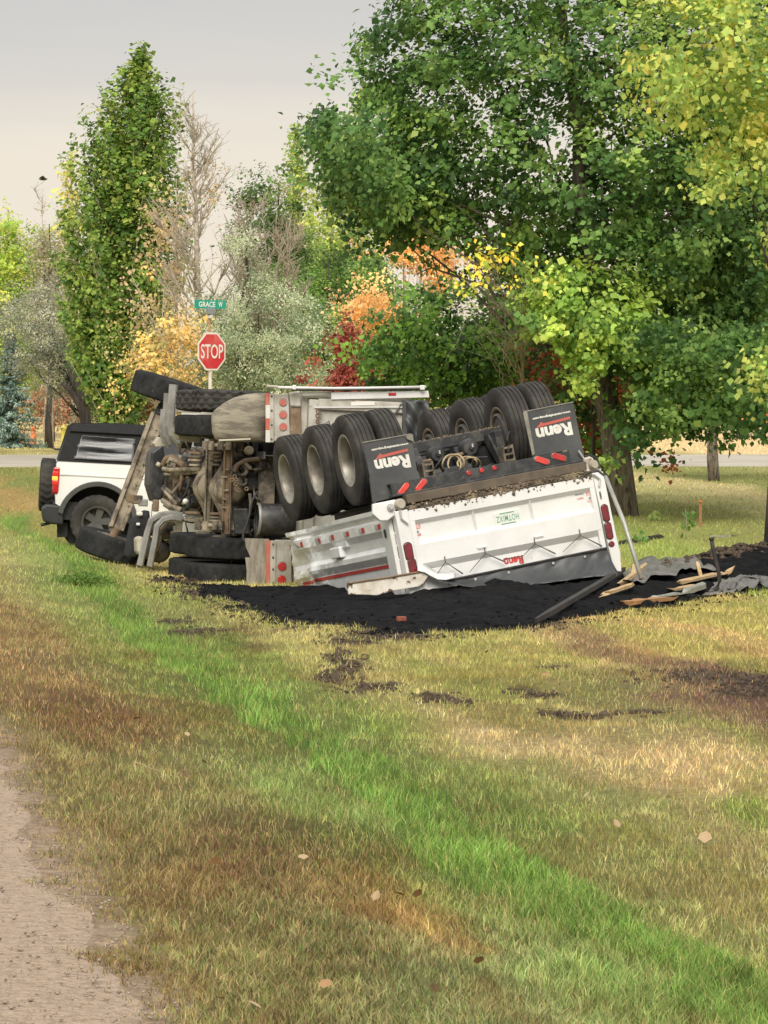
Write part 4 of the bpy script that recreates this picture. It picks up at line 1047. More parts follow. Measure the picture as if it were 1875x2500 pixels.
# brake cam shafts and springs at both ends
for y0_, xs_ in ((690, (505, 560, 655, 740)), (1500, (430, 500, 600, 660))):
    m = MB(); m.tube([K2(xs_[0], y0_, -0.42), K2(xs_[3], y0_ + 8, -0.42)], 0.028, 10); m.build('cam_shaft', 'mud_steel', tk, smooth=True)
    for q in xs_:
        c_ = K2(q, y0_ + 4, -0.42); m = MB(); m.lathe([(-0.055, 0.0), (-0.055, 0.045), (0.055, 0.045), (0.055, 0.0)], c_, 'X', 12); m.build('cam_bush', 'dusty_steel' if q != xs_[1] else 'mud_steel', tk, smooth=True, auto=40)
for x_, y_, r_ in ((375, 1375, 0.10), (615, 1385, 0.09), (400, 770, 0.09), (620, 770, 0.08), (400, 820, 0.075), (610, 815, 0.075)):
    c_ = K2(x_, y_, -0.2)
    for k_, mt in enumerate(('rust_steel', 'dusty_steel', 'mud_steel')):
        m = MB(); m.lathe([(-0.016 + 0.045 * k_, 0.02), (-0.012 + 0.045 * k_, r_ * 1.0), (0.012 + 0.045 * k_, r_ * 1.0), (0.016 + 0.045 * k_, 0.02)], c_, 'X', 20); m.build('spring_seat', mt, tk, smooth=True, auto=40)
# torque rods and links in front of the axles
def rod(pts, r, mt, Y_, name='torque_rod', n=8, cf=K2):
    Ys = Y_ if isinstance(Y_, (list, tuple)) else [Y_] * len(pts)
    return MB().tube([cf(x, y, yy) for (x, y), yy in zip(pts, Ys)], r, n).build(name, mt, tk, smooth=True)
rod([(75, 930), (150, 945), (300, 938), (455, 935)], 0.030, 'mud_steel', (2.6, 2.5, 2.0, 1.6))
rod([(85, 988), (200, 985), (330, 975), (455, 960)], 0.022, 'mud_steel', (2.6, 2.5, 2.1, 1.6))
rod([(70, 905), (110, 830), (160, 815), (215, 850), (260, 880), (320, 920)], 0.045, 'rust_steel', (2.7, 2.7, 2.6, 2.5, 2.3, 2.1), 'suspension_arm')
rod([(120, 880), (150, 830), (225, 860), (300, 915)], 0.03, 'mud_steel', (2.55, 2.55, 2.4, 2.2), 'suspension_arm')
rod([(250, 790), (258, 835)], 0.03, 'cream_plastic', 2.0, 'shock_rod')
rod([(80, 1110), (150, 1170), (240, 1250), (290, 1290)], 0.025, 'dusty_steel', (2.8, 2.6, 2.4, 2.2))
rod([(70, 1130), (140, 1210), (210, 1290)], 0.028, 'mud_steel', (2.8, 2.6, 2.4))
rod([(70, 1250), (160, 1310), (255, 1345)], 0.034, 'mud_steel', (2.7, 2.5, 2.3))
rod([(90, 1290), (180, 1350), (240, 1365)], 0.034, 'dusty_steel', (2.6, 2.5, 2.3))
rod([(270, 990), (255, 1070), (245, 1150)], 0.026, 'rust_steel', 2.2)
rod([(20, 905), (40, 870)], 0.035, 'cream_plastic', 3.0, 'knuckle')
c_ = K2(305, 1262, 1.7); MB().lathe([(-0.02, 0.0), (-0.01, 0.035), (0.02, 0.04), (0.05, 0.035)], c_, 'Y', 14).build('white_cap', 'sign_white', tk, smooth=True)
# engine, gearbox and driveline
MB().prism([(-0.26, 2.6, 0.60), (0.26, 2.6, 0.60), (0.30, 2.6, 1.0), (-0.30, 2.6, 1.0)], (0, 1.2, 0)).build('gearbox', 'black_steel', tk, bevel=0.05, seg=3)
MB().prism([(-0.34, 3.7, 0.45), (0.34, 3.7, 0.45), (0.42, 3.7, 1.1), (-0.42, 3.7, 1.1)], (0, 1.7, 0)).build('engine_block', 'black_steel', tk, bevel=0.05, seg=3)
MB().prism([(-0.22, 3.8, 0.30), (0.22, 3.8, 0.30), (0.26, 3.8, 0.46), (-0.26, 3.8, 0.46)], (0, 1.2, 0)).build('oil_pan', 'dusty_steel', tk, bevel=0.04, seg=3)
MB().tube([(0.0, 1.5, 0.56), (0.0, 2.65, 0.75)], 0.055, 14).build('drive_shaft', 'dusty_steel', tk, smooth=True)
MB().tube([(0.0, 0.2, 0.55), (0.0, 1.15, 0.55)], 0.05, 14).build('drive_shaft', 'dusty_steel', tk, smooth=True)
for sgn in (-1, 1):
    m = MB(); X0 = 0.43 * sgn
    m.span((X0 - 0.045, -0.95, 0.78), (X0 + 0.045, 6.3, 0.80)); m.span((X0 - 0.006, -0.95, 0.80), (X0 + 0.006, 6.3, 1.04)); m.span((X0 - 0.045, -0.95, 1.04), (X0 + 0.045, 6.3, 1.06)); m.build('frame_rail', 'black_steel', tk)
    MB().lathe([(0.62, 0.05), (0.64, 0.13), (0.72, 0.14), (0.78, 0.12)], (0.43 * sgn, 0.55, 0), 'Z', 18).build('air_spring', 'tyre_dark', tk, smooth=True)
for y_ in (-0.6, 0.66, 2.2, 3.4): MB().span((-0.42, y_, 0.80), (0.42, y_ + 0.10, 1.0)).build('cross_member', 'dusty_steel', tk)
MB().span((-0.95, -0.9, 1.06), (0.95, 4.0, 1.10)).build('sub_frame', 'dark_void', tk)  # near black backdrop, so gaps behind the running gear read as shade
MB().lathe([(-0.225, 0.19), (-0.22, 0.205), (-0.19, 0.205), (-0.185, 0.19)], K2(1200, 1450, -0.9), 'Z', 26).build('shell_lip', 'dull_aluminium', tk, smooth=True)
# a jumble of lines, chains and valves about the frame
random.seed(5)
for k_ in range(40):
    a_ = Vector((random.uniform(-0.75, 0.75), random.uniform(-0.7, 2.4), random.uniform(0.62, 0.95)))
    b_ = a_ + Vector((random.uniform(-0.45, 0.45), random.uniform(-0.4, 0.6), random.uniform(-0.2, 0.15)))
    mid = (a_ + b_) / 2 + Vector((random.uniform(-0.12, 0.12), 0, random.uniform(-0.16, 0.05)))
    MB().tube([a_, (a_ + mid) / 2 + Vector((0.03, 0, 0.02)), mid, (b_ + mid) / 2, b_], random.choice((0.010, 0.013, 0.018)), 6).build('air_line', random.choice(('hose_black', 'hose_black', 'dusty_steel', 'mud_steel')), tk, smooth=True)
for k_ in range(34):
    c_ = Vector((random.uniform(-0.8, 0.8), random.uniform(-0.5, 3.2), random.uniform(0.60, 0.98)))
    if random.random() < 0.5:
        MB().lathe([(-0.06, 0), (-0.06, 0.045), (-0.02, 0.06), (0.05, 0.06), (0.07, 0.03), (0.07, 0)], c_, random.choice('XYZ'), 14).build('valve', random.choice(('dusty_steel', 'black_steel', 'mud_steel')), tk, smooth=True, auto=40)
    else:
        MB().box(c_, (random.uniform(0.08, 0.2), random.uniform(0.06, 0.2), random.uniform(0.05, 0.14)), Matrix.Rotation(random.uniform(-0.6, 0.6), 3, random.choice('XYZ'))).build('bracket', random.choice(('dusty_steel', 'black_steel', 'mud_steel', 'rust_steel')), tk, bevel=0.012)
for k_ in range(34):
    a_ = Vector((random.uniform(-0.75, 0.8), random.uniform(1.7, 3.3), random.uniform(0.25, 0.75))); b_ = a_ + Vector((random.uniform(-0.4, 0.4), random.uniform(-0.3, 0.5), random.uniform(-0.2, 0.2)))
    mid = (a_ + b_) / 2 + Vector((random.uniform(-0.1, 0.1), 0, random.uniform(-0.1, 0.1)))
    MB().tube([a_, mid, b_], random.choice((0.012, 0.016, 0.024)), 6).build('linkage', random.choice(('dusty_steel', 'mud_steel', 'rust_steel', 'black_steel')), tk, smooth=True)
for k_ in range(22):
    c_ = Vector((random.uniform(-0.75, 0.8), random.uniform(2.0, 3.4), random.uniform(0.25, 0.8)))
    MB().box(c_, (random.uniform(0.06, 0.18), random.uniform(0.06, 0.2), random.uniform(0.05, 0.16)), Matrix.Rotation(random.uniform(-0.9, 0.9), 3, random.choice('XYZ'))).build('bracket', random.choice(('dusty_steel', 'mud_steel', 'rust_steel', 'black_steel')), tk, bevel=0.014)
random.seed(17)
def ring(cx, cy, r, w, mt, Y_, name='pipe_loop', a0=0, a1=6.283):
    return MB().tube([K2(cx + r * math.cos(q), cy + r * math.sin(q), Y_) for q in np.linspace(a0, a1, 16)], w, 7).build(name, mt, tk, smooth=True)
ring(872, 945, 52, 0.028, 'dusty_steel', -0.55); ring(880, 1060, 40, 0.022, 'dusty_steel', -0.5); ring(850, 950, 70, 0.02, 'black_steel', -0.45)
rod([(905, 870), (960, 925), (1010, 945), (1100, 930)], 0.026, 'dusty_steel', -0.6, 'pipe_bend')
rod([(800, 960), (830, 890), (900, 850), (960, 840), (1060, 830), (1110, 790)], 0.03, 'rust_steel', -0.6, 'pipe_bend')
MB().prism([K2(x, y, -0.5) for x, y in ((945, 865), (1060, 790), (1115, 755), (1115, 820), (1050, 870))], (0, 0.1, 0)).build('rust_bracket', 'rust_steel', tk, bevel=0.02)
for k_, (x_, y_) in enumerate(((770, 1045), (800, 1010), (815, 1040), (810, 1085), (820, 1130), (840, 1150), (920, 1135))):
    ring(x_, y_, 17, 0.009, 'rust_steel', -0.62, 'chain_link')
MB().lathe([(-0.22, 0.19), (-0.20, 0.20), (0.22, 0.20), (0.24, 0.18), (0.24, 0.0)], K2(1200, 1450, -0.9), 'Z', 26).build('air_cleaner_shell', 'black_steel', tk, thick=0.008, smooth=True)
MB().prism([K2(x, y, -0.35) for x, y in ((790, 1330), (940, 1330), (960, 1590), (800, 1600))], (0, 0.25, 0)).build('battery_box', 'black_steel', tk, bevel=0.02)
MB().prism([K2(x, y, -0.45) for x, y in ((900, 980), (1030, 970), (1120, 1060), (1040, 1140), (920, 1160))], (0, 0.3, 0)).build('hitch_plate', 'dark_void', tk, bevel=0.02)  # this plate, battery box and tank bracket blackened to stand in for shade
rod([(1030, 1160), (980, 1250), (950, 1400), (920, 1500), (890, 1560), (885, 1640), (935, 1690), (1020, 1690), (1100, 1640)], 0.016, 'hose_black', -0.95, 'hose')
rod([(955, 1180), (965, 1290), (955, 1400)], 0.022, 'dusty_steel', -0.85, 'hose')
MB().prism([K2(x, y, -0.2) for x, y in ((795, 700), (985, 690), (1000, 860), (820, 850))], (0, 0.3, 0)).build('tank_bracket', 'black_steel', tk, bevel=0.02)
# fender stays ahead of the drive wheels
def stay(pts, w, Y_, mt='dull_aluminium', cf=K1):
    P = [cf(x, y, Y_) for x, y in pts]; m = MB(); vs_ = []
    for i, p in enumerate(P):
        t = (P[min(i + 1, len(P) - 1)] - P[max(i - 1, 0)]).normalized(); s_ = Vector((t.z, 0, -t.x)) * w
        vs_ += [p - s_, p - s_ * 0.5 + Vector((0, -0.03, 0)), p + s_ * 0.5 + Vector((0, -0.03, 0)), p + s_]
    m.add(vs_, [(i * 4 + j, i * 4 + j + 1, i * 4 + 4 + j + 1, i * 4 + 4 + j) for i in range(len(P) - 1) for j in range(3)])
    return m.build('fender_stay', mt, tk, thick=0.008)
stay([(950, 162), (942, 250), (935, 330), (930, 430), (945, 500), (985, 545), (1040, 565)], 0.055, 2.4)
stay([(912, 222), (905, 320), (895, 420), (905, 500), (940, 560)], 0.05, 2.55)
stay([(885, 330), (875, 430), (868, 480), (890, 540), (925, 580)], 0.04, 2.65)
stay([(1010, 1048), (930, 1035), (860, 1045), (800, 1080), (775, 1160), (750, 1270), (722, 1385)], 0.042, 2.3)
stay([(1020, 1075), (940, 1060), (880, 1075), (840, 1120), (825, 1220), (808, 1300), (790, 1390)], 0.040, 2.2)
stay([(960, 1100), (900, 1100), (870, 1140), (850, 1230), (830, 1310)], 0.030, 2.35, 'dusty_steel')
for c_, r_ in ((K1(892, 1135, 2.6), 0.15), (K1(852, 1285, 2.7), 0.16)):
    MB().lathe([(-0.10, 0.0), (-0.06, r_ * 0.7), (0.0, r_), (0.6, r_), (0.65, 0.0)], c_, 'Y', 24).build('air_tank', 'black_steel', tk, smooth=True, auto=50)
MB().prism([K1(x, y, 2.4) for x, y in ((965, 1075), (1015, 1080), (1008, 1165), (955, 1165))], (0, 0.2, 0)).build('tank_strap', 'cream_plastic', tk, bevel=0.01)
MB().prism([K1(x, y, 2.3) for x, y in ((700, 1200), (745, 1185), (755, 1250), (725, 1320), (705, 1290))], (0, 0.3, 0)).build('step_panel', 'cream_plastic', tk, bevel=0.03)
MB().prism([K1(x, y, 2.0) for x, y in ((985, 300), (1050, 310), (1150, 330), (1140, 352), (985, 350))], (0, 0.3, 0)).build('fender_skin', 'cream_plastic', tk, bevel=0.01)
MB().prism([K1(x, y, 1.6) for x, y in ((960, 478), (1010, 495), (1135, 515), (1128, 555), (1040, 548), (985, 530))], (0, 0.3, 0)).build('fender_skin', 'cream_plastic', tk, bevel=0.01)
MB().prism([K1(x, y, 2.9) for x, y in ((815, 560), (855, 515), (905, 560), (900, 580), (830, 585))], (0, 0.2, 0)).build('fender_skin', 'cream_plastic', tk, bevel=0.01)
MB().prism([K1(x, y, 3.4) for x, y in ((800, 620), (880, 560), (900, 700), (880, 930), (820, 960), (785, 840))], (0, 0.5, 0)).build('dark_filler', 'black_steel', tk, bevel=0.03)  # black filler added to make the depth behind the axle dark
MB().prism([K1(x, y, 3.0) for x, y in ((690, 1080), (790, 1010), (800, 1200), (700, 1330), (640, 1330))], (0, 0.5, 0)).build('dark_filler', 'dark_void', tk, bevel=0.03)  # second filler, near black in place of shade
for x_, y_, w_, h_, mt in ((705, 940, 0.14, 0.12, 'dusty_steel'), (745, 960, 0.12, 0.10, 'dull_aluminium'), (660, 930, 0.10, 0.11, 'rust_steel'), (720, 1035, 0.08, 0.05, 'sign_white'), (710, 1105, 0.05, 0.04, 'sign_white'), (830, 980, 0.08, 0.16, 'rust_steel')):
    MB().box(K1(x_, y_, 3.0), (h_, 0.1, w_)).build('bracket', mt, tk, bevel=0.015)
# front axle wrenched out of line, its beam and two steer wheels
fa, fb = KF.world(*c1(845, 365), 50.0), KF.world(*c1(560, 1140), 49.6)
d_ = (fb - fa).normalized(); sd_ = d_.cross(Vector((0, 1, 0))).normalized(); n_ = d_.cross(sd_).normalized()
def ibeam(a, b, w, h):
    m = MB()
    for s_, wd_ in ((-1, w * 0.20), (1, w * 0.20)):
        o_ = sd_ * (s_ * (w - wd_))
        m.prism([a + o_ - sd_ * wd_ - n_ * h, a + o_ + sd_ * wd_ - n_ * h, a + o_ + sd_ * wd_ + n_ * h, a + o_ - sd_ * wd_ + n_ * h], b - a)
    m.prism([a - sd_ * w * 0.8 - n_ * h * 0.3, a + sd_ * w * 0.8 - n_ * h * 0.3, a + sd_ * w * 0.8 + n_ * h * 0.3, a - sd_ * w * 0.8 + n_ * h * 0.3], b - a)
    return m
fx = ibeam(fa, fb, 0.10, 0.075).build('front_axle', 'mud_steel', tk, bevel=0.006)
for t_ in (0.12, 0.26, 0.42, 0.6, 0.78):
    p = fa.lerp(fb, t_); MB().lathe([(-0.09, 0.0), (-0.09, 0.014), (0.0, 0.014)], p + sd_ * 0.05, 'Y', 8).build('bolt', 'mud_steel', fx)
MB().tube([fa, fa - d_ * 0.12, fa - d_ * 0.18], [0.07, 0.05, 0.03], 10).build('king_pin', 'black_steel', fx)
MB().tube([fb, fb + d_ * 0.10, fb + d_ * 0.16], [0.075, 0.05, 0.03], 10).build('king_pin', 'rust_steel', fx)
axd = (KF.i.to_3x3() @ Vector((0.30, -0.02, 0.95))).normalized()
w1 = wheel(tk, KF.world(*c1(925, 205), 50.2), 1, 'dish', axis=axd, Rr=0.54, Wd=0.33, tread='lug', tmat='tyre_dark')
axd2 = (KF.i.to_3x3() @ Vector((0.29, -0.03, 0.95))).normalized()
w2 = wheel(tk, KF.world(*c1(555, 1262), 49.6), -1, 'dish', axis=axd2, Rr=0.54, Wd=0.33, tread='lug', tmat='tyre_dark')
# rear of the truck: mud flaps, tape, lamp panels
RY = -1.06
pf = [K2(x, y, RY + 0.04) for x, y in ((1122, 165), (1000, 168), (900, 182), (800, 212), (715, 252), (640, 305), (590, 345), (568, 390), (566, 470), (574, 560), (600, 625), (640, 655), (900, 660), (1122, 658))]
cen = sum(pf, Vector()) / len(pf)
m = MB(); R1 = [p.lerp(cen, 0.35) + Vector((0, -0.045, 0)) for p in pf]; R2 = [p.lerp(cen, 0.75) + Vector((0, -0.06, 0)) for p in pf]; k = len(pf)
m.add(pf + R1 + R2 + [cen + Vector((0, -0.062, 0))], [(i, (i + 1) % k, k + (i + 1) % k, k + i) for i in range(k)] + [(k + i, k + (i + 1) % k, 2 * k + (i + 1) % k, 2 * k + i) for i in range(k)] + [(2 * k + i, 2 * k + (i + 1) % k, 3 * k) for i in range(k)])
tag(m.build('mud_flap', 'mud_rubber', tk, smooth=True, thick=0.015), 'mud-caked rubber flap with a rounded end')
m = MB(); m.tube([K2(x, y, RY - 0.01) for x, y in ((640, 645), (760, 640), (960, 632))], 0.014, 6); m.build('flap_stay', 'cream_plastic', tk)
def tape_column(ys_, xa, xb, xm, cf, sl):
    """red and white strip beside a bolted steel strip"""
    for i, (a, b) in enumerate(zip(ys_[:-1], ys_[1:])):
        MB().prism([cf(xa, a, RY), cf(xm, a, RY), cf(xm + sl, b, RY), cf(xa + sl, b, RY)], (0, 0.02, 0)).build('tape', 'faded_red_tape' if i % 2 == 0 else 'print_white', tk)
    MB().prism([cf(xm, ys_[0], RY - 0.002), cf(xb, ys_[0], RY - 0.002), cf(xb + sl, ys_[-1], RY - 0.002), cf(xm + sl, ys_[-1], RY - 0.002)], (0, 0.03, 0)).build('bolt_strip', 'dirty_white', tk)
tape_column((165, 285, 420, 540, 662), 1114, 1195, 1156, K2, 0)
for y_ in (195, 340, 485, 630): 
    c_ = K2(1174, y_, RY - 0.004); MB().lathe([(-0.012, 0.0), (-0.01, 0.012), (0.0, 0.014)], c_, 'Y', 8).build('bolt', 'hub_steel', tk)
pn = MB().prism([K2(x, y, RY + 0.02) for x, y in ((1195, 175), (1345, 170), (1362, 590), (1200, 655))], (0, 0.06, 0)).build('lamp_panel', 'dirty_white', tk, bevel=0.008)
for y_ in (257, 383, 507):
    c_ = K2(1291, y_, RY + 0.02); capsule(c_.x, c_.z, RY + 0.019, 0.046, 0.047, 0, 'dusty_lens', 'tail_lamp', pn, 'dull_aluminium')
MB().prism([K2(x, y, RY) for x, y in ((1352, 160), (1465, 140), (1475, 305), (1365, 300))], (0, 0.08, 0)).build('pivot_block', 'dirty_white', tk, bevel=0.02)
MB().prism([K2(x, y, RY + 0.03) for x, y in ((1362, 305), (1470, 305), (1480, 600), (1362, 590))], (0, 0.05, 0)).build('hinge_plate', 'rust_steel', tk, bevel=0.012)
# lower side
tag(MB().prism([K1(x, y, RY + 0.03) for x, y in ((1432, 1200), (1595, 1205), (1600, 1530), (1440, 1522), (1446, 1420), (1435, 1330), (1470, 1330), (1440, 1260))], (0, 0.02, 0)).build('mud_flap', 'board_dirt', tk), 'torn pale mud flap standing on the grass')
MB().prism([K1(x, y, RY) for x, y in ((1575, 1215), (1605, 1215), (1600, 1540), (1578, 1540))], (0, 0.02, 0)).build('tape', 'faded_red_tape', tk)
MB().prism([K1(x, y, RY - 0.003) for x, y in ((1605, 1215), (1640, 1215), (1638, 1545), (1602, 1540))], (0, 0.03, 0)).build('bolt_strip', 'dirty_white', tk)
for y_ in (1240, 1330, 1410, 1500):
    c_ = K1(1622, y_, RY - 0.005); MB().lathe([(-0.012, 0.0), (-0.01, 0.012), (0.0, 0.014)], c_, 'Y', 8).build('bolt', 'hub_steel', tk)
pn = MB().prism([KF.loc(x, y, RY + 0.03) for x, y in ((672, 1318), (712, 1318), (712, 1440), (670, 1440))], (0, 0.06, 0)).build('lamp_panel', 'dirty_white', tk, bevel=0.008)
for x_, y_ in ((689, 1383), (688, 1415)):
    c_ = KF.loc(x_, y_, RY + 0.02); capsule(c_.x, c_.z, RY + 0.029, 0.052, 0.053, 0, 'red_lens', 'tail_lamp', pn, 'dull_aluminium')
# dump box
bx = MB(); bx.span((-1.20, -0.98, 1.22), (1.20, 4.1, 1.30)); bx.span((-1.22, -0.98, 1.30), (-1.17, 4.1, 2.62)); bx.span((1.17, -0.98, 1.30), (1.22, 4.1, 2.62)); bx.span((-1.17, 4.05, 1.30), (1.17, 4.1, 2.9))
tag(bx.build('dump_box', 'dirty_white', tk), 'white steel dump box')
tg_ = MB().span((-1.14, RY + 0.02, 1.30), (1.16, RY + 0.05, 2.56)).build('tailgate', 'dirty_white', tk)
MB().span((-1.15, RY - 0.03, 1.30), (1.17, RY + 0.02, 1.42)).build('gate_rail', 'dirty_white', tg_, bevel=0.008)
MB().span((-1.165, RY - 0.03, 1.42), (-1.03, RY + 0.02, 2.56)).build('gate_rail', 'dirty_white', tg_, bevel=0.008)
MB().prism([K3(x, y, RY - 0.05) for x, y in ((693, 258), (1480, 246), (1488, 300), (695, 318))], (0, 0.07, 0)).build('gate_ledge', 'white_paint', tg_, bevel=0.006)
MB().prism([K3(x, y, RY - 0.04) for x, y in ((455, 255), (700, 250), (700, 275), (500, 290), (460, 290))], (0, 0.08, 0)).build('gate_latch', 'dirty_white', tg_, bevel=0.01)
MB().tube([K3(x, y, RY - 0.05) for x, y in ((555, 381), (900, 380), (1275, 379))], 0.008, 6).build('gate_rib', 'white_paint', tg_)
MB().prism([K3(x, y, RY - 0.035) for x, y in ((855, 335), (1045, 330), (1043, 362), (853, 366))], (0, 0.004, 0)).build('sticker', 'sign_white', tg_)
MB().prism([K3(x, y, RY - 0.06) for x, y in ((1157, 262), (1220, 262), (1218, 284), (1157, 285))], (0, 0.02, 0)).build('marker_lamp', 'red_lens', tg_, bevel=0.004)
for k_, (x_, y_) in enumerate(((585, 410), (605, 425), (580, 445), (590, 470), (582, 490))):
    c_ = K3(x_, y_, RY - 0.04); MB().tube([c_ + Vector((0.022 * math.cos(q), 0, 0.022 * math.sin(q))) for q in np.linspace(0, 6.28, 10)], 0.007, 5).build('chain_link', 'rust_steel', tg_)
MB().tube([K3(x, y, RY - 0.05) for x, y in ((1260, 350), (1225, 410), (1190, 460))], 0.010, 6).build('tarp_strap', 'strap_rubber', tg_)
MB().tube([K3(x, y, RY - 0.05) for x, y in ((655, 505), (672, 490), (680, 520), (660, 525))], 0.010, 6).build('hook', 'strap_rubber', tg_)
MB().tube([K3(x, y, RY - 0.10) for x, y in ((170, 208), (260, 215))], 0.020, 8).build('lift_rod', 'cream_plastic', tk)
MB().tube([K3(x, y, RY - 0.10) for x, y in ((255, 218), (700, 226), (1000, 223), (1460, 214))], 0.017, 8).build('lift_rod', 'white_paint', tk, smooth=True)
MB().tube([K3(x, y, RY - 0.06) for x, y in ((370, 240), (700, 240), (1100, 238), (1430, 232))], 0.011, 8).build('lift_rod', 'hub_steel', tk)
for x_, y_, w_ in ((392, 218, 0.045), (1430, 220, 0.06)):
    MB().box(K3(x_, y_, RY - 0.1), (0.06, 0.05, w_)).build('rod_clamp', 'white_paint', tk, bevel=0.01)
def ttp(u, v):
    p = K3(1270 + (1480 - 1270) * u, 322 + (700 - 322) * v, RY - 0.06)
    p.y += 0.03 * math.sin(u * 9 + v * 5) + 0.025 * math.sin(v * 14 - u * 11) - 0.03 * u
    return p
tag(MB().grid(ttp, 16, 20).build('box_tarp', 'tarp_vinyl', tk, smooth=True, thick=0.004), 'dark tarp slack over the rim of the dump box')
MB().prism([K3(x, y, RY - 0.08) for x, y in ((1270, 322), (1300, 322), (1306, 690), (1278, 690))], (0, 0.02, 0)).build('tarp_hem', 'flap_rubber', tk)
# cab and bonnet beyond the box
cb = MB(); cb.prism([(-1.08, 4.5, 1.05), (-1.08, 4.5, 2.7), (-1.08, 4.7, 2.85), (-1.08, 5.6, 2.80), (-1.08, 6.0, 1.95), (-1.08, 7.3, 1.75), (-1.08, 7.4, 1.0)], (2.16, 0, 0))
tag(cb.build('cab', 'white_paint', tk, bevel=0.06, seg=3), 'white cab and bonnet beyond the dump box')
for s_ in (-1, 1): MB().prism([(1.085 * s_, 4.75, 1.95), (1.085 * s_, 4.75, 2.6), (1.085 * s_, 5.5, 2.6), (1.085 * s_, 5.85, 1.95)], (0.01 * s_, 0, 0)).build('window', 'suv_glass', tk)
MB().prism([(-0.95, 5.68, 2.70), (0.95, 5.68, 2.70), (0.95, 5.98, 2.02), (-0.95, 5.98, 2.02)], (0, 0.012, 0.006)).build('windscreen', 'suv_glass', tk)
# ---------------------------------------------------------------- white off-road car behind the truck (its own axes: x towards its right side, y forward, z up)
JD = 56.0
JR = Matrix.Rotation(R_(-84), 4, 'Z') @ Matrix.Rotation(R_(-3.4), 4, 'X')
jw = W(237, 1274, JD)
JM = Matrix.Translation(jw - (JR @ Vector((0.84, 0, 0.415)))) @ JR
jp = thing('off_road_car', 'white off-road car with black soft top and spare wheel, partly behind the tipped truck', 'car', JM)
def arc(cy, cz, r, a0, a1, n=14): return [(cy + r * math.cos(R_(a)), cz + r * math.sin(R_(a))) for a in np.linspace(a0, a1, n)]
WB = 2.55
body = [(-0.68, 1.28), (-0.695, 0.95), (-0.66, 0.66), (-0.53, 0.60)] + arc(0, 0.42, 0.555, 162, 8) + [(0.57, 0.48), (1.98, 0.48)] + arc(WB, 0.42, 0.555, 172, 12) + [(3.28, 0.60), (3.36, 0.8), (3.36, 1.16), (3.20, 1.22), (2.0, 1.28), (1.9, 1.33), (-0.64, 1.33)]
m = MB(); k = len(body); vs_ = []
for x, ins in ((-0.90, 0.0), (0.90, 0.0)):
    for y, z in body:
        f = 1 - 0.05 * max(0, (z - 1.0) / 0.3) - 0.03 * max(0, (0.75 - z) / 0.3)
        vs_.append((x * f, y, z))
m.add(vs_, [tuple(range(k)), tuple(range(k, 2 * k))[::-1]] + [(i, k + i, k + (i + 1) % k, (i + 1) % k) for i in range(k)])
bd = m.build('body', 'suv_white', jp, bevel=0.035, seg=3)
MB().span((-0.80, -0.70, 0.42), (0.80, 3.2, 0.70)).build('underbody', 'suv_black', jp)
for sgn in (-1, 1):
    for cy in (0.0, WB):
        m = MB(); A_ = arc(cy, 0.42, 0.545, 172, 4, 20); B_ = arc(cy, 0.42, 0.625, 170, 2, 20)
        m.prism([(0.86 * sgn, y, z) for y, z in A_ + B_[::-1]], (0.085 * sgn, 0, 0)); m.build('wheel_flare', 'suv_grey', jp, bevel=0.012)
        wheel(jp, (0.80 * sgn, cy, 0.415), sgn, 'cast', Rr=0.42, Wd=0.27, tread='lug', tmat='tyre_rubber', rmat='suv_rim')
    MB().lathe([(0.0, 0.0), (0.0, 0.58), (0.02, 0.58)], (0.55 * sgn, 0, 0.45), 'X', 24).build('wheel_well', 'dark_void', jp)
    m = MB(); m.span((0.878 * sgn, 0.83, 0.52), (0.898 * sgn, 0.838, 1.28)); m.build('door_gap', 'suv_grey', jp)
    MB().box((0.91 * sgn, 1.12, 1.03), (0.05, 0.19, 0.035)).build('door_handle', 'suv_black', jp, bevel=0.01)
    MB().prism([(0.885 * sgn, -0.62, 1.115), (0.885 * sgn, 3.0, 1.115), (0.885 * sgn, 3.0, 1.13), (0.885 * sgn, -0.62, 1.13)], (0.012 * sgn, 0, 0)).build('body_crease', 'suv_white', jp)
    # tail lamp
    tl = MB().span((0.62 * sgn, -0.722, 0.83), (0.905 * sgn, -0.625, 1.225)).build('tail_lamp', 'tail_red', jp, bevel=0.02)
    MB().span((0.62 * sgn, -0.728, 0.81), (0.90 * sgn, -0.64, 0.90)).build('lamp_base', 'tail_dark', tl, bevel=0.01)
    if sgn > 0:
        tag(tl, 'lit red tail lamp')
        MB().span((0.70, -0.735, 1.02), (0.915, -0.645, 1.085)).build('lit_bulb', 'lamp_lit', tl, bevel=0.012)
        MB().span((0.68, -0.730, 1.085), (0.911, -0.635, 1.16)).build('lit_lens', 'lamp_glow', tl, bevel=0.012)
        MB().span((0.68, -0.730, 0.95), (0.911, -0.635, 1.02)).build('lit_lens', 'lamp_glow', tl, bevel=0.012)
# bumper, hitch
MB().prism([(-0.86, -0.70, 0.34), (-0.86, -0.84, 0.38), (-0.86, -0.87, 0.58), (-0.86, -0.80, 0.645), (-0.86, -0.52, 0.64), (-0.86, -0.52, 0.34)], (1.76, 0, 0)).build('rear_bumper', 'suv_black', jp, bevel=0.03, seg=3)
MB().prism([(0.55, -0.62, 0.37), (0.55, -0.45, 0.37), (0.55, -0.44, 0.15), (0.55, -0.60, 0.13)], (0.08, 0, 0)).build('mud_guard', 'suv_black', jp)
MB().tube([(0.62, -0.72, 0.35), (0.60, -0.86, 0.31)], 0.025, 8).build('tow_hook', 'suv_black', jp)
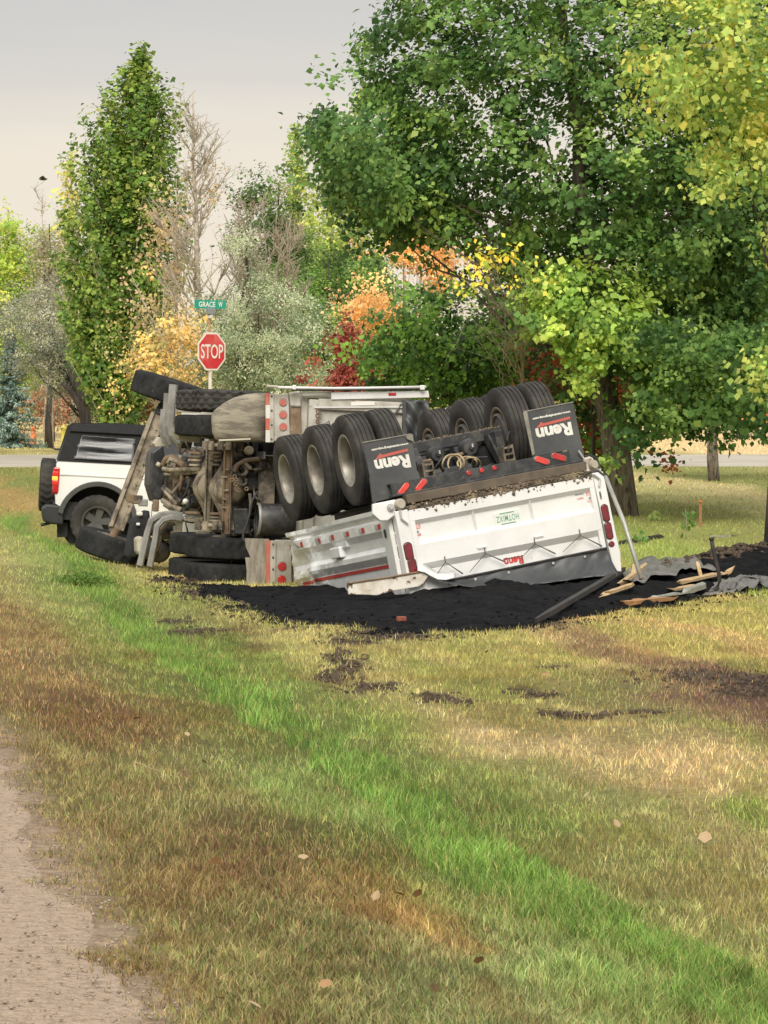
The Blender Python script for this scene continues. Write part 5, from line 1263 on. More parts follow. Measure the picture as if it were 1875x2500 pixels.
# soft top
def hoop(y, z, x): return [(-x, y, z), (x, y, z)]
rings = [(-0.66, 1.325, 0.865), (-0.50, 1.84, 0.74), (-0.42, 1.90, 0.69), (0.3, 1.935, 0.70), (1.35, 1.92, 0.69), (1.48, 1.87, 0.73), (1.92, 1.33, 0.85)]
m = MB(); P = [p for y, z, x in rings for p in hoop(y, z, x)]
fl_ = [(2 * i, 2 * i + 1, 2 * i + 3, 2 * i + 2) for i in range(6)] + [tuple(range(0, 14, 2))[::-1], tuple(range(1, 14, 2))]
m.add(P, fl_); st = m.build('soft_top', 'soft_top', jp, bevel=0.03, seg=3)
MB().prism([(0.79, -0.51, 1.79), (0.79, 1.42, 1.80), (0.72, 1.36, 1.925), (0.72, -0.45, 1.90)], (0.022, 0, 0.008)).build('roof_valance', 'soft_top', st, bevel=0.012)
def on_side(y, z, off=0.012):
    return Vector((0.865 - (z - 1.325) * 0.243 + off, y, z))
wq = [(-0.42, 1.375), (0.50, 1.375), (0.52, 1.735), (-0.33, 1.75)]
m = MB()
def wpt(u, v):
    a = [wq[0][i] * (1 - u) + wq[1][i] * u for i in (0, 1)]; b = [wq[3][i] * (1 - u) + wq[2][i] * u for i in (0, 1)]
    y, z = a[0] * (1 - v) + b[0] * v, a[1] * (1 - v) + b[1] * v
    return on_side(y, z, 0.018 + 0.009 * math.sin(v * 13 + u * 1.4 + 0.6 * math.sin(u * 5)) * math.sin(math.pi * u) ** 0.5)
m.grid(wpt, 24, 24); tag(m.build('quarter_window', 'vinyl_window', st, smooth=True, thick=0.003), 'rippled clear vinyl quarter window')
MB().prism([on_side(y, z, 0.010) for y, z in ((0.86, 1.39), (1.70, 1.38), (1.42, 1.74), (0.86, 1.72))], (0.006, 0, 0)).build('door_window', 'suv_glass', st)
MB().prism([on_side(y, z, 0.016) for y, z in ((0.78, 1.36), (0.84, 1.36), (0.84, 1.76), (0.78, 1.76))], (0.012, 0, 0)).build('door_post', 'suv_grey', st)
MB().box((0.40, -0.68, 1.50), (0.05, 0.10, 0.03)).build('wiper_pivot', 'suv_black', jp)
# spare wheel on the tailgate
wheel(jp, (-0.02, -0.79, 0.93), 1, 'cast', axis=(0, -1, 0), Rr=0.42, Wd=0.25, tread='lug', tmat='tyre_rubber', rmat='suv_rim', name='spare_wheel')
MB().cyl((-0.02, -0.69, 0.93), (-0.02, -0.86, 0.93), 0.10, 14).build('spare_carrier', 'suv_black', jp)
MB().span((-0.5, 3.30, 0.72), (0.5, 3.40, 1.10)).build('grille', 'suv_black', jp, bevel=0.02)
for s_ in (-1, 1):
    MB().lathe([(0.0, 0.0), (0.03, 0.08), (0.0, 0.11)], (0.62 * s_, 3.36, 0.95), 'Y', 18).build('headlight', 'sign_white', jp, smooth=True)
MB().prism([(-0.88, 3.25, 0.40), (-0.88, 3.52, 0.42), (-0.88, 3.52, 0.62), (-0.88, 3.25, 0.64)], (1.76, 0, 0)).build('front_bumper', 'suv_black', jp, bevel=0.03)

# ---------------------------------------------------------------- stop sign with street name
SD = 71.0
sb = W(513, 905, SD); gz = float(zg(sb.x, SD))
SMx = Matrix.Translation((sb.x, SD, gz)) @ Matrix.Rotation(R_(46), 4, 'Z')
sg = thing('stop_sign', 'red STOP sign under a green GRACE W street name sign on a thin post', 'sign', SMx)
zs = W(519, 858, SD).z - gz; zn = W(516, 743, SD).z - gz
MB().tube([(0, 0, -0.05), (0.0, 0, zs - 0.35)], 0.038, 8).build('post', 'post_white', sg)
MB().tube([(0.0, 0.03, zs - 0.5), (0.0, 0.03, zn - 0.20)], 0.032, 8).build('post_extension', 'post_wood', sg)
def octa(r, y): return [(r * math.sin(R_(22.5 + 45 * i)), y, zs + r * math.cos(R_(22.5 + 45 * i))) for i in range(8)]
so = MB().prism(octa(0.405, -0.045), (0, 0.006, 0)).build('sign_border', 'sign_white', sg)
sf = MB().prism(octa(0.365, -0.051), (0, 0.005, 0)).build('sign_face', 'sign_red', sg)
lettering('stop_lettering', 'STOP', (0, -0.055, zs), (1, 0, 0), (0, 0, 1), 0.60, 0.285, 'sign_white', sg, 0.012)
NM = Matrix.Rotation(R_(-12), 4, 'Z')
nb = MB(); nb.box((0, 0, 0), (0.72, 0.010, 0.165)); nbo = nb.build('street_name_blade', 'sign_green', sg, bevel=0.004)
nbo.matrix_local = Matrix.Translation((0, -0.0, zn)) @ NM
lettering('street_name', 'GRACE', (-0.075, -0.0075, 0.0), (1, 0, 0), (0, 0, 1), 0.38, 0.105, 'sign_white', nbo, 0.02)
lettering('street_name', 'W', (0.235, -0.0075, 0.0), (1, 0, 0), (0, 0, 1), 0.095, 0.105, 'sign_white', nbo, 0.02)
MB().prism([(-0.075, -0.05, zn - 0.20), (0.075, -0.05, zn - 0.20), (0.10, -0.05, zn - 0.11), (0.08, -0.05, zn - 0.07), (-0.10, -0.05, zn - 0.07)], (0, 0.08, 0)).build('blade_bracket', 'bracket_grey', sg, bevel=0.01)
MB().box((0, 0, zn - 0.245), (0.09, 0.09, 0.07)).build('bracket_cap', 'post_white', sg, bevel=0.01)
# ---------------------------------------------------------------- trees
def inpoly(x, y, poly):
    ins = np.zeros(len(x), bool); n = len(poly)
    for i in range(n):
        a, b = poly[i], poly[(i + 1) % n]
        ins ^= ((a[1] > y) != (b[1] > y)) & (x < (b[0] - a[0]) * (y - a[1]) / ((b[1] - a[1]) or 1e-9) + a[0])
    return ins
def clumps(poly, D, depth, n, hollow=0.34):
    """clump centres spread through a crown's volume: outline as wide as the photograph shows, rounded in depth"""
    P = np.array(poly, float); lo, hi = P.min(0), P.max(0)
    x = rng.uniform(lo[0], hi[0], n * 9); y = rng.uniform(lo[1], hi[1], n * 9)
    k = inpoly(x, y, poly); k &= fbm(x / FPX * D * 1.15 + D, y / FPX * D * 1.15, 2) > hollow
    x, y = x[k][:n], y[k][:n]
    pd = np.maximum(poly_dist(x, y, [Vector(p) for p in poly]), 0)
    half = max(np.percentile(pd, 97), 1)
    th = depth * np.sqrt(np.clip(1 - (1 - np.minimum(pd / half, 1)) ** 2, 0.03, 1))
    d = D + rng.uniform(-1, 1, len(x)) * th
    # keep the outline that of distance D: place by direction on the crown's own plane, then push back or forward
    X = (x - 937.5) / FPX * D; Z = EYE - (y - HOR) / FPX * D
    j = (rng.random(len(X)) < 0.28)[:, None] * rng.normal(0, 0.006 * D * 0.75, (len(X), 3))
    return np.stack([X, d, Z], 1) + j
def leaf_mesh(centres, per, spread, size, colors, weights=None, droop=0.0, flat=0.0, aspect=0.86, tint=0.22, cl=None, shape=0):
    """leaf-sized faces about each clump centre; colours are those of the leaves themselves"""
    n = len(centres); N = n * per
    c = np.repeat(centres, per, 0)
    rr = rng.normal(0, 1, (N, 3)); rr[:, 2] *= 0.8
    sp = np.repeat(rng.uniform(0.6, 1.35, n), per)[:, None]
    p = c + rr * spread * sp
    L = size * np.clip(rng.lognormal(-0.12, 0.32, N), 0.4, 1.7)
    # leaves of a clump face out and up together, hanging by their tips
    cen = np.median(centres, 0); out = centres - cen; out /= np.linalg.norm(out, axis=1, keepdims=True) + 1e-6
    cn = out * 0.5 + rng.normal(0, 0.38, (n, 3)) + np.array([0, -0.25, 0.55])
    nn = np.repeat(cn, per, 0) + rng.normal(0, 0.42, (N, 3)); nn /= np.linalg.norm(nn, axis=1, keepdims=True) + 1e-6
    t = np.array([0, 0, -0.8 - droop]) + rng.normal(0, 0.75, (N, 3)); t -= nn * (t * nn).sum(1, keepdims=True); t /= np.linalg.norm(t, axis=1, keepdims=True) + 1e-6
    b = np.cross(nn, t)
    L_ = L[:, None]
    V = np.stack([p, p + t * L_ * 0.42 + b * L_ * aspect * 0.52 + nn * L_ * 0.10, p + t * L_, p + t * L_ * 0.42 - b * L_ * aspect * 0.52 + nn * L_ * 0.10], 1)
    colors = np.array([lin(cc) for cc in colors]); colors = (colors * 0.88 + colors.mean(1, keepdims=True) * 0.12) * 2.25
    ci = rng.choice(len(colors), n, p=weights)
    base = colors[ci] * rng.uniform(1 - tint, 1 + tint, (n, 1))
    C = np.repeat(base, per, 0) * rng.uniform(0.84, 1.17, (N, 1)) * rng.uniform(0.94, 1.06, (N, 3))
    mix = rng.random(N) < 0.08; C[mix] = colors[rng.integers(0, len(colors), mix.sum())]
    return V.reshape(-1, 3), np.arange(N * 4).reshape(-1, 4), np.repeat(C[:, None], 4, 1).reshape(-1, 3)
def limb(m, a, b, r0, r1, sag=0.0, n=5, wob=0.08):
    a, b = Vector(a), Vector(b); L = (b - a).length; pts = []; rs = []
    for i in range(n + 1):
        t = i / n; p = a.lerp(b, t)
        p.z += -sag * L * math.sin(math.pi * t)
        if 0 < i < n: p += Vector((random.gauss(0, wob), random.gauss(0, wob), random.gauss(0, wob))) * L * 0.35
        pts.append(p); rs.append(r0 * (1 - t) + r1 * t)
    m.tube(pts, rs, 7 if r0 > 0.05 else 4)
    return pts
def tree(name, label, cat, base, polys, D, depth, ncl, per, spread, size, colors, weights=None, trunk=0.12, bark='bark_grey', nlimb=14, group=None, leafmat='leaf', top=None, flare=1.5, droop=0.0, limb_r=None, aspect=0.86, tint=0.22, hollow=0.34):
    base = Vector(base)
    t = thing(name, label, cat, Matrix.Translation(base), group)
    cc = np.concatenate([clumps(p, D + dd, depth, int(ncl * w), hollow) for p, dd, w in polys])
    off = np.array(base)
    V, F, C = leaf_mesh(cc, per, spread, size, colors, weights, droop, aspect=aspect, tint=tint)
    o = np_mesh('crown', V - off, F, leafmat, C, parent=t); tag(o, kind='stuff')
    m = MB(); tp = Vector(top) if top is not None else Vector((base.x, base.y, cc[:, 2].max() - 0.4))
    H_ = tp - base; pts = []; rs = []
    for i in range(9):
        u = i / 8; p = H_ * u
        if 0 < i < 8: p = p + Vector((random.gauss(0, 1), random.gauss(0, 1), 0)) * trunk * 0.35
        pts.append(p); rs.append(trunk * (flare if i == 0 else 1.0 + 0.12 * (i == 1)) * (1 - 0.86 * u))
    pts[0] = Vector((0, 0, -0.25)); m.tube(pts, rs, 12); m.build('trunk', bark, t, smooth=True)
    idx = rng.choice(len(cc), min(nlimb, len(cc)), replace=False)
    for i in idx:
        tgt = Vector(cc[i]) - base
        z0 = min(max(tgt.z * random.uniform(0.45, 0.8) - 0.2, H_.z * 0.12), H_.z * 0.92)
        st_ = H_ * (z0 / H_.z)
        m = MB(); r0 = (limb_r or trunk * 0.32) * (1 - 0.6 * z0 / H_.z)
        P = limb(m, st_, tgt, r0, r0 * 0.2, 0.05)
        for k in range(2):
            s_ = P[random.randint(2, 4)]; q = s_ + Vector((random.gauss(0, 0.5), random.gauss(0, 0.5), random.gauss(0.15, 0.4)))
            limb(m, s_, q, r0 * 0.35, r0 * 0.1, 0, 3)
        m.build('limb', bark, t, smooth=True)
    return t
def gbase(px, D, dz=0.0):
    x = (px - 937.5) / FPX * D
    return (x, D, float(zg(x, D)) + dz)

G_DARK = [(60, 88, 38), (72, 100, 44), (84, 112, 50), (48, 74, 34)]
G_MID = [(92, 120, 52), (108, 132, 60), (78, 106, 46), (122, 142, 64)]
G_YEL = [(150, 158, 52), (172, 168, 56), (128, 146, 50), (188, 172, 60)]
# the big cottonwood behind the trailer
NP1 = [(1010,-260),(960,-40),(935,20),(890,70),(872,130),(872,205),(890,250),(930,310),(980,410),(1040,500),(1140,560),(1200,650),(1290,700),(1420,760),(1560,800),(1720,820),(1960,800),(2050,300),(2050,-260)]
NP2 = [(768,300),(800,296),(850,310),(900,340),(960,410),(1000,520),(985,590),(920,545),(890,520),(840,470),(800,410),(772,340)]
NP3 = [(1280,690),(1420,640),(1600,700),(1580,800),(1480,850),(1380,840),(1300,790)]
NP4 = [(1500,990),(1560,930),(1650,880),(1760,840),(1900,860),(1930,1000),(1860,1050),(1790,1040),(1700,1075),(1620,1060),(1540,1085),(1500,1040)]
NP6 = [(1290,690),(1420,740),(1560,790),(1720,810),(1900,790),(1900,900),(1800,880),(1680,900),(1600,960),(1540,900),(1480,860),(1360,800)]
NP5 = [(890,340),(960,400),(1100,500),(1150,560),(1060,545),(970,560),(910,480)]
tree('cottonwood_tree', 'big green cottonwood with thick grey trunk behind the upturned trailer wheels', 'tree', gbase(1523, 55, 0.02), [(NP1, 0, 1.0), (NP2, -0.5, 0.10), (NP5, 0.6, 0.14), (NP4, -1.0, 0.07), (NP6, -0.3, 0.22)], 55, 2.6, 1650, 56, 0.145, 0.092,
     G_DARK + G_DARK + G_MID, None, 0.215, 'bark_grey', 26, top=tuple(W(1330, -250, 55)), flare=1.25, limb_r=0.045, hollow=0.20)
tree('cottonwood_sapling', 'bright green young cottonwood leafing low round the thick trunk', 'tree', gbase(1452, 55.9), [(NP3, 0, 1.0), ([(1380, 800), (1440, 780), (1460, 900), (1420, 960), (1390, 900)], 0.2, 0.2)], 53.4, 0.8, 100, 38, 0.13, 0.092,
     [(128, 150, 58), (146, 162, 64), (106, 134, 50)], None, 0.045, 'bark_dark', 5, top=(3.24, 55.9, 3.0))
tree('low_cottonwood', 'distant cottonwood with a stout brown stem beside the pale street', 'tree', gbase(1745, 71), [([(1560, 900), (1620, 760), (1760, 680), (1900, 760), (1930, 900), (1800, 960), (1650, 950)], 0, 1.0)], 71, 1.4, 150, 44, 0.2, 0.09,
     G_MID, None, 0.115, 'bark_grey', 6, flare=1.05)
# undergrowth left of and round the trunk
UP = [(880,870),(930,800),(1000,740),(1100,690),(1200,720),(1290,760),(1330,860),(1300,960),(1200,975),(1000,960),(900,950)]
UP2 = [(1290,760),(1420,800),(1520,800),(1600,880),(1610,980),(1560,1110),(1490,1120),(1420,1110),(1330,1060),(1300,950)]
tree('leafy_shrub', 'broad dark green shrub just above the upturned trailer wheels', 'shrub', gbase(1100, 61), [(UP, 0, 1.0)], 61, 1.4, 360, 46, 0.14, 0.086, G_DARK + [(98, 132, 46), (112, 146, 52)], None, 0.08, 'bark_dark', 16)
tree('leafy_shrub', 'dark green shrub flecked with red leaves round the thick trunk', 'shrub', gbase(1470, 59), [(UP2, 0, 1.0)], 59, 1.2, 260, 46, 0.14, 0.080, G_DARK + [(92, 124, 42), (150, 76, 40), (140, 60, 36)], None, 0.07, 'bark_dark', 14)
tree('yellow_twig_bush', 'sparse twiggy bush with a few bright yellow leaves', 'shrub', gbase(1250, 57.5), [([(1060, 700), (1100, 650), (1180, 610), (1270, 590), (1290, 640), (1240, 700), (1160, 720)], 0, 1.0)], 52.6, 0.5, 34, 8, 0.13, 0.080, [(206, 178, 40), (178, 170, 50), (130, 150, 48)], None, 0.035, 'bark_twig', 22, top=tuple(W(1290, 690, 53)))
# right-hand tree, close, yellowing
OP1 = [(1400,140),(1450,90),(1520,50),(1600,-40),(2000,-100),(2000,320),(1830,330),(1700,300),(1600,290),(1500,230),(1420,200)]
OP2 = [(1690,440),(1740,360),(1850,300),(2000,320),(2000,640),(1860,560),(1760,470),(1720,470)]
tree('yellowing_poplar', 'yellow-green poplar branches reaching in over the spill, thin dark stem', 'tree', gbase(1875, 46.4), [(OP1, 0, 1.0), (OP2, 0.3, 0.30), ([(1830, 880), (1880, 820), (1990, 800), (1990, 960), (1880, 960)], 0.2, 0.12)], 46.4, 1.6, 200, 36, 0.15, 0.090,
     [(122, 140, 58), (134, 148, 64), (108, 130, 54), (148, 156, 68), (162, 156, 62), (92, 118, 50)], None, 0.075, 'bark_dark', 16, top=(5.15, 46.4, 8.4), flare=1.2, limb_r=0.018)
tree('poplar_tree', 'dull green poplar with dead twigs at the edge of the lawn', 'tree', gbase(1990, 57), [([(1560, 420), (1700, 330), (1950, 300), (1990, 900), (1850, 850), (1700, 800), (1600, 640)], 0, 1.0)], 57, 1.6, 380, 46, 0.15, 0.086,
     [(110, 128, 58), (92, 116, 48), (128, 138, 62), (100, 112, 56)], None, 0.12, 'bark_pale', 34, top=(7.2, 57, 7.5), limb_r=0.016, hollow=0.1)
# left background, far to near
BG = 'trees behind the wreck'
def spire(name, label, px, D, axis, env, nbr, per, size, colors, trunk, bark):
    """tree of steep ascending branches: feathery cone; env = (photograph row, half width)"""
    b = Vector(gbase(px, D)); t = thing(name, label, 'tree', Matrix.Translation(b), BG)
    k = D / FPX; rows = [e[0] for e in env]; wid = [e[1] for e in env]; cc = []
    ax = lambda py: np.interp(py, [a_[1] for a_ in axis], [a_[0] for a_ in axis])
    mb = MB(); pts = [W(float(ax(py)), py, D) - b for py in np.linspace(rows[-1], rows[0], 9)]
    mb.tube([Vector((0, 0, -0.2))] + pts, [trunk * 1.2] + [trunk * (1 - 0.92 * i / 8) for i in range(9)], 9); mb.build('trunk', bark, t, smooth=True)
    for i in range(nbr):
        py = rows[0] + (rows[-1] - rows[0]) * (i + random.random()) / nbr
        w = float(np.interp(py, rows, wid)) * k * random.uniform(0.55, 1.12); a = random.random() * 6.283
        rise = w * random.uniform(0.9, 1.9) + 0.25
        s_ = W(float(ax(py)), py, D) - b - Vector((0, 0, rise * 0.8)); s_.z = max(s_.z, 0.3)
        e_ = s_ + Vector((math.cos(a) * w, math.sin(a) * w, rise))
        n_ = max(3, int((e_ - s_).length / 0.13))
        for q in range(n_):
            u = (q + 0.5) / n_
            if u < 0.22: continue
            p = s_.lerp(e_, u); p.z += 0.18 * rise * u * u
            cc.append(tuple(p + b + Vector((random.gauss(0, 0.05), random.gauss(0, 0.05), 0)) * (1.3 - u)))
        if i % 4 == 0:
            m = MB(); m.tube([s_, s_.lerp(e_, 0.5), e_], [0.028, 0.016, 0.006], 4); m.build('limb', bark, t)
    V, F, C = leaf_mesh(np.array(cc), per, 0.085, size, colors)
    tag(np_mesh('crown', V - np.array(b), F, 'leaf', C, parent=t), kind='stuff')
spire('pyramid_poplar', 'tall narrow dark green poplar rising above the white car', 285, 86, [(343, 118), (335, 250), (318, 450), (295, 700), (285, 1000)], [(118, 8), (180, 34), (240, 72), (330, 118), (430, 140), (560, 158), (700, 162), (860, 140), (1010, 100)], 520, 8, 0.108, [(74, 100, 34), (88, 112, 38), (106, 126, 44), (62, 88, 34), (124, 134, 52)], 0.16, 'bark_pale')
spire('yellow_poplar', 'slim pale yellow poplar beside the tall dark one', 182, 104, [(172, 372), (182, 700)], [(372, 4), (430, 20), (540, 36), (700, 52), (900, 44)], 120, 7, 0.10, [(160, 154, 70), (146, 148, 66), (176, 164, 84)], 0.10, 'bark_pale')
tree('yellow_green_tree', 'yellow-green tree at the far end of the tree row', 'tree', gbase(20, 118), [([(-60,560),(0,560),(35,535),(60,600),(85,620),(110,560),(140,560),(130,800),(100,930),(-60,930)], 0, 1.0)], 118, 2.0, 620, 50, 0.2, 0.10, [(138, 152, 52), (120, 142, 48), (104, 128, 46), (158, 160, 60)], None, 0.15, 'bark_pale', 10, group=BG, hollow=0.1)
tree('dusty_elm', 'thin grey-brown tree standing behind the silver olive tree', 'tree', gbase(120, 99), [([(78,650),(105,560),(150,590),(172,680),(170,760),(90,760)], 0, 1.0)], 99, 0.9, 130, 46, 0.16, 0.07, [(146, 138, 108), (128, 122, 98), (112, 108, 80)], None, 0.09, 'bark_dark', 12, group=BG)
tree('silver_olive_tree', 'silvery grey Russian olive with leaning dark twin stems', 'tree', gbase(235, 90), [([(0,760),(60,720),(110,690),(160,720),(186,790),(186,870),(176,950),(120,965),(80,930),(40,900),(0,820)], 0, 1.0), ([(140,820),(200,840),(210,930),(160,960)], 0.6, 0.25)], 90, 1.3, 330, 60, 0.14, 0.065, [(134, 134, 114), (152, 150, 126), (112, 116, 98), (88, 94, 82)], None, 0.10, 'bark_dark', 18, top=(-8.35, 90, 4.2), aspect=0.36, group=BG)
tree('olive_shrub', 'dark blue-green shrub at the foot of the silver olive', 'shrub', gbase(270, 91), [([(180,900),(230,860),(300,850),(340,900),(340,1010),(240,1030),(190,1000)], 0, 1.0)], 91, 1.0, 170, 60, 0.17, 0.075, [(52, 70, 52), (64, 82, 60), (44, 58, 46), (80, 96, 72)], None, 0.06, 'bark_dark', 12, aspect=0.4, group=BG)
m_ = MB()
so_ = Vector(gbase(222, 89.2)); st2 = thing('twin_stem', 'leaning twin dark tree stems under the silver olive crown', 'tree', Matrix.Translation(so_), BG)
m_.tube([Vector((0.0, 0, -0.2)), W(205, 1000, 89.2) - so_, W(188, 975, 89.2) - so_, W(170, 950, 89.2) - so_, W(150, 935, 89.2) - so_], [0.17, 0.13, 0.10, 0.08, 0.06], 9); m_.build('trunk', 'bark_dark', st2, smooth=True)
MB().tube([W(206, 1002, 89.2) - so_, W(203, 975, 89.2) - so_, W(190, 945, 89.2) - so_, W(180, 925, 89.2) - so_, W(160, 880, 89.4) - so_], [0.10, 0.11, 0.10, 0.08, 0.05], 9).build('limb', 'bark_dark', st2, smooth=True)
# sage green junipers behind the truck
SAGE = [(128, 138, 104), (144, 150, 118), (108, 120, 90), (158, 160, 132), (92, 106, 80)]
tree('sage_olive_tree', 'broad sage green tree behind the stop sign', 'tree', gbase(600, 80), [([(530,680),(560,590),(600,560),(620,640),(660,690),(720,710),(780,760),(850,830),(862,960),(470,970),(470,830),(500,720)], 0, 1.0)], 80, 1.6, 800, 62, 0.14, 0.062, SAGE, None, 0.12, 'bark_dark', 18, aspect=0.42, group=BG)
tree('orange_shrub', 'yellow and orange shrub between the car and the stop sign', 'shrub', gbase(400, 79), [([(312,850),(325,800),(370,770),(440,760),(490,790),(490,930),(330,945),(312,890)], 0, 1.0)], 79, 0.9, 95, 40, 0.16, 0.072, [(184, 156, 86), (168, 140, 82), (150, 132, 86), (136, 134, 80)], None, 0.05, 'bark_twig', 14, group=BG)
tree('russet_bush', 'sparse bush with pinkish brown leaves round the dead birch', 'shrub', gbase(430, 82), [([(368,520),(400,500),(440,640),(470,760),(420,790),(360,760),(350,690),(370,600)], 0, 1.0), ([(430, 400), (480, 380), (540, 400), (560, 440), (500, 520), (450, 520)], 0, 0.3)], 82, 0.9, 60, 22, 0.22, 0.08, [(150, 126, 96), (160, 136, 102), (136, 124, 80), (158, 146, 96)], None, 0.05, 'bark_pale', 20, group=BG)
tree('dark_elm', 'dark green tree behind the bare multi-stem tree', 'tree', gbase(680, 98), [([(575,480),(640,440),(690,470),(720,560),(760,600),(850,620),(950,660),(950,800),(700,800),(600,700)], 0, 1.0)], 98, 1.6, 420, 54, 0.17, 0.085, [(62, 84, 38), (74, 98, 42), (54, 74, 36), (90, 112, 48)], None, 0.12, 'bark_dark', 14, group=BG)
YG = [(140, 150, 64), (122, 140, 58), (156, 158, 72), (104, 128, 52)]
spire('yellow_poplar', 'tall yellow-green poplar left of the big cottonwood', 885, 106, [(885, 215), (880, 700)], [(215, 5), (290, 26), (400, 52), (600, 80), (850, 80)], 170, 8, 0.10, YG, 0.13, 'bark_pale')
spire('yellow_poplar', 'pale poplar with a thin top behind the bare grey stems', 730, 103, [(722, 306), (735, 600)], [(306, 5), (380, 24), (480, 44), (640, 70), (850, 70)], 150, 8, 0.10, YG, 0.12, 'bark_pale')
spire('yellow_poplar', 'rounded yellow-green poplar between the two taller pale ones', 810, 109, [(812, 400), (810, 700)], [(400, 18), (460, 48), (600, 75), (850, 80)], 150, 8, 0.10, YG, 0.12, 'bark_pale')
tree('green_elm', 'mid green tree filling the row behind the truck box', 'tree', gbase(800, 94), [([(560,760),(640,690),(760,660),(900,640),(980,700),(980,900),(700,950),(560,900)], 0, 1.0)], 94, 1.3, 400, 52, 0.17, 0.08, [(88, 116, 44), (104, 130, 50), (72, 100, 40)], None, 0.12, 'bark_dark', 10, group=BG)
tree('orange_tree', 'small tree in bright orange autumn leaf', 'tree', gbase(990, 76), [([(862,740),(900,700),(935,690),(945,640),(985,580),(1040,565),(1090,590),(1112,625),(1085,720),(1010,780),(930,800),(870,780)], 0, 1.0)], 76, 0.9, 220, 46, 0.14, 0.070, [(196, 156, 90), (188, 146, 82), (180, 150, 98), (160, 128, 80)], None, 0.06, 'bark_twig', 16, group=BG)
tree('red_shrub', 'deep red shrub behind the truck box', 'shrub', gbase(880, 73), [([(826,860),(832,810),(848,785),(866,800),(880,850),(915,880),(930,915),(925,960),(800,960),(812,920)], 0, 1.0)], 72, 0.6, 170, 46, 0.09, 0.058, [(122, 52, 42), (108, 46, 38), (140, 70, 50)], None, 0.04, 'bark_dark', 10, group=BG, hollow=0.0)
tree('russet_shrub', 'low orange-red shrub beyond the spruce', 'shrub', gbase(130, 112), [([(85,960),(130,940),(200,950),(215,1030),(90,1030)], 0, 1.0)], 112, 0.8, 80, 50, 0.18, 0.08, [(140, 100, 76), (150, 112, 84), (120, 88, 68)], None, 0.05, 'bark_dark', 6, group=BG)
tree('green_shrub', 'green shrub beside the pale leaning trunk', 'shrub', gbase(375, 92), [([(330,960),(370,930),(430,940),(450,1040),(340,1050)], 0, 1.0)], 92, 0.8, 70, 50, 0.17, 0.08, [(98, 124, 48), (120, 140, 56), (150, 80, 54)], None, 0.05, 'bark_dark', 6, group=BG)
tree('orange_shrub', 'far orange shrub among slim birch trunks', 'shrub', gbase(1860, 150), [([(1825,930),(1850,900),(1900,920),(1900,1030),(1830,1030)], 0, 1.0)], 150, 1.0, 70, 46, 0.25, 0.12, [(206, 150, 62), (190, 130, 52)], None, 0.05, 'bark_pale', 6, group=BG)
# blue spruce
def spruce(px, D, top_py, half_px, label):
    b = Vector(gbase(px, D)); Ht = EYE - (top_py - HOR) / FPX * D - b.z; Rw = half_px / FPX * D
    t = thing('blue_spruce', label, 'tree', Matrix.Translation(b), BG)
    MB().tube([(0, 0, -0.2), (0, 0, Ht * 0.5), (0, 0, Ht)], [0.12, 0.07, 0.01], 8).build('trunk', 'bark_dark', t)
    P = []; 
    for lv in np.linspace(0.07, 0.97, 22):
        rad = Rw * (1 - lv) ** 0.85 * random.uniform(0.85, 1.1)
        for k in range(11):
            a = random.random() * 6.283; n_ = int(26 * (1 - lv) + 6)
            s_ = np.linspace(0.1, 1, n_)
            P.append(np.stack([np.cos(a) * rad * s_, np.sin(a) * rad * s_, lv * Ht - 0.22 * s_ * rad + 0.10 * s_ ** 3 * rad], 1))
    P = np.concatenate(P)
    V, F, C = leaf_mesh(P, 5, 0.035, 0.085, [(72, 92, 82), (98, 116, 106), (56, 76, 66), (120, 136, 124)], aspect=0.28)
    tag(np_mesh('crown', V, F, 'leaf_dry', C, parent=t), kind='stuff')
spruce(25, 97, 812, 88, 'blue-grey spruce at the edge of the far lawn')
# bare trees
def bare(name, label, px, D, top_px, top_py, spread_px, n1, r, mat_, low=0.12, up=0.9, stems=1):
    b = Vector(gbase(px, D)); t = thing(name, label, 'tree', Matrix.Translation(b), BG)
    for s in range(stems):
        ox = 0 if stems == 1 else random.uniform(-1, 1) * spread_px * 0.75
        tp = W(top_px + ox, top_py + abs(ox) * 0.9 + random.uniform(0, 60) * (stems > 1), D + random.uniform(-1, 1)) - b
        m = MB(); P = limb(m, (0, 0, -0.1), tp, r, r * 0.10, 0.0, 10, 0.012 if stems == 1 else 0.03); m.build('trunk' if s == 0 else 'stem', mat_, t, smooth=True)
        m = MB()
        for k in range(n1):
            u = low + (0.97 - low) * random.random() ** 0.9; q = u * 10; i = min(int(q), 9)
            st_ = P[i].lerp(P[i + 1], q - i); a = random.random() * 6.283
            L = spread_px / FPX * D * (1.05 - u) * random.uniform(0.6, 1.2) * (1.5 if stems == 1 else 0.8) + 0.25
            e = st_ + Vector((math.cos(a) * L * 0.72, math.sin(a) * L * 0.72, L * up * random.uniform(0.6, 1.2)))
            rb = r * (1 - u) * 0.34 + 0.006
            Q = limb(m, st_, e, rb * 1.25, 0.006, 0.06, 5, 0.06)
            for j in range(7):
                s2 = Q[random.randint(1, 5)]; L2 = L * random.uniform(0.2, 0.5); a2 = a + random.gauss(0, 0.9)
                e2 = s2 + Vector((math.cos(a2) * L2 * 0.6, math.sin(a2) * L2 * 0.6, L2 * random.uniform(0.5, 1.1)))
                Q2 = limb(m, s2, e2, rb * 0.5 + 0.004, 0.005, 0.03, 3, 0.06)
                for w_ in range(2):
                    s3 = Q2[random.randint(1, 3)]; limb(m, s3, s3 + Vector((random.gauss(0, 0.15), random.gauss(0, 0.15), random.uniform(0.05, 0.3))), 0.006, 0.005, 0, 2)
        tag(m.build('branches', mat_, t), kind='stuff')
    return t
random.seed(23)
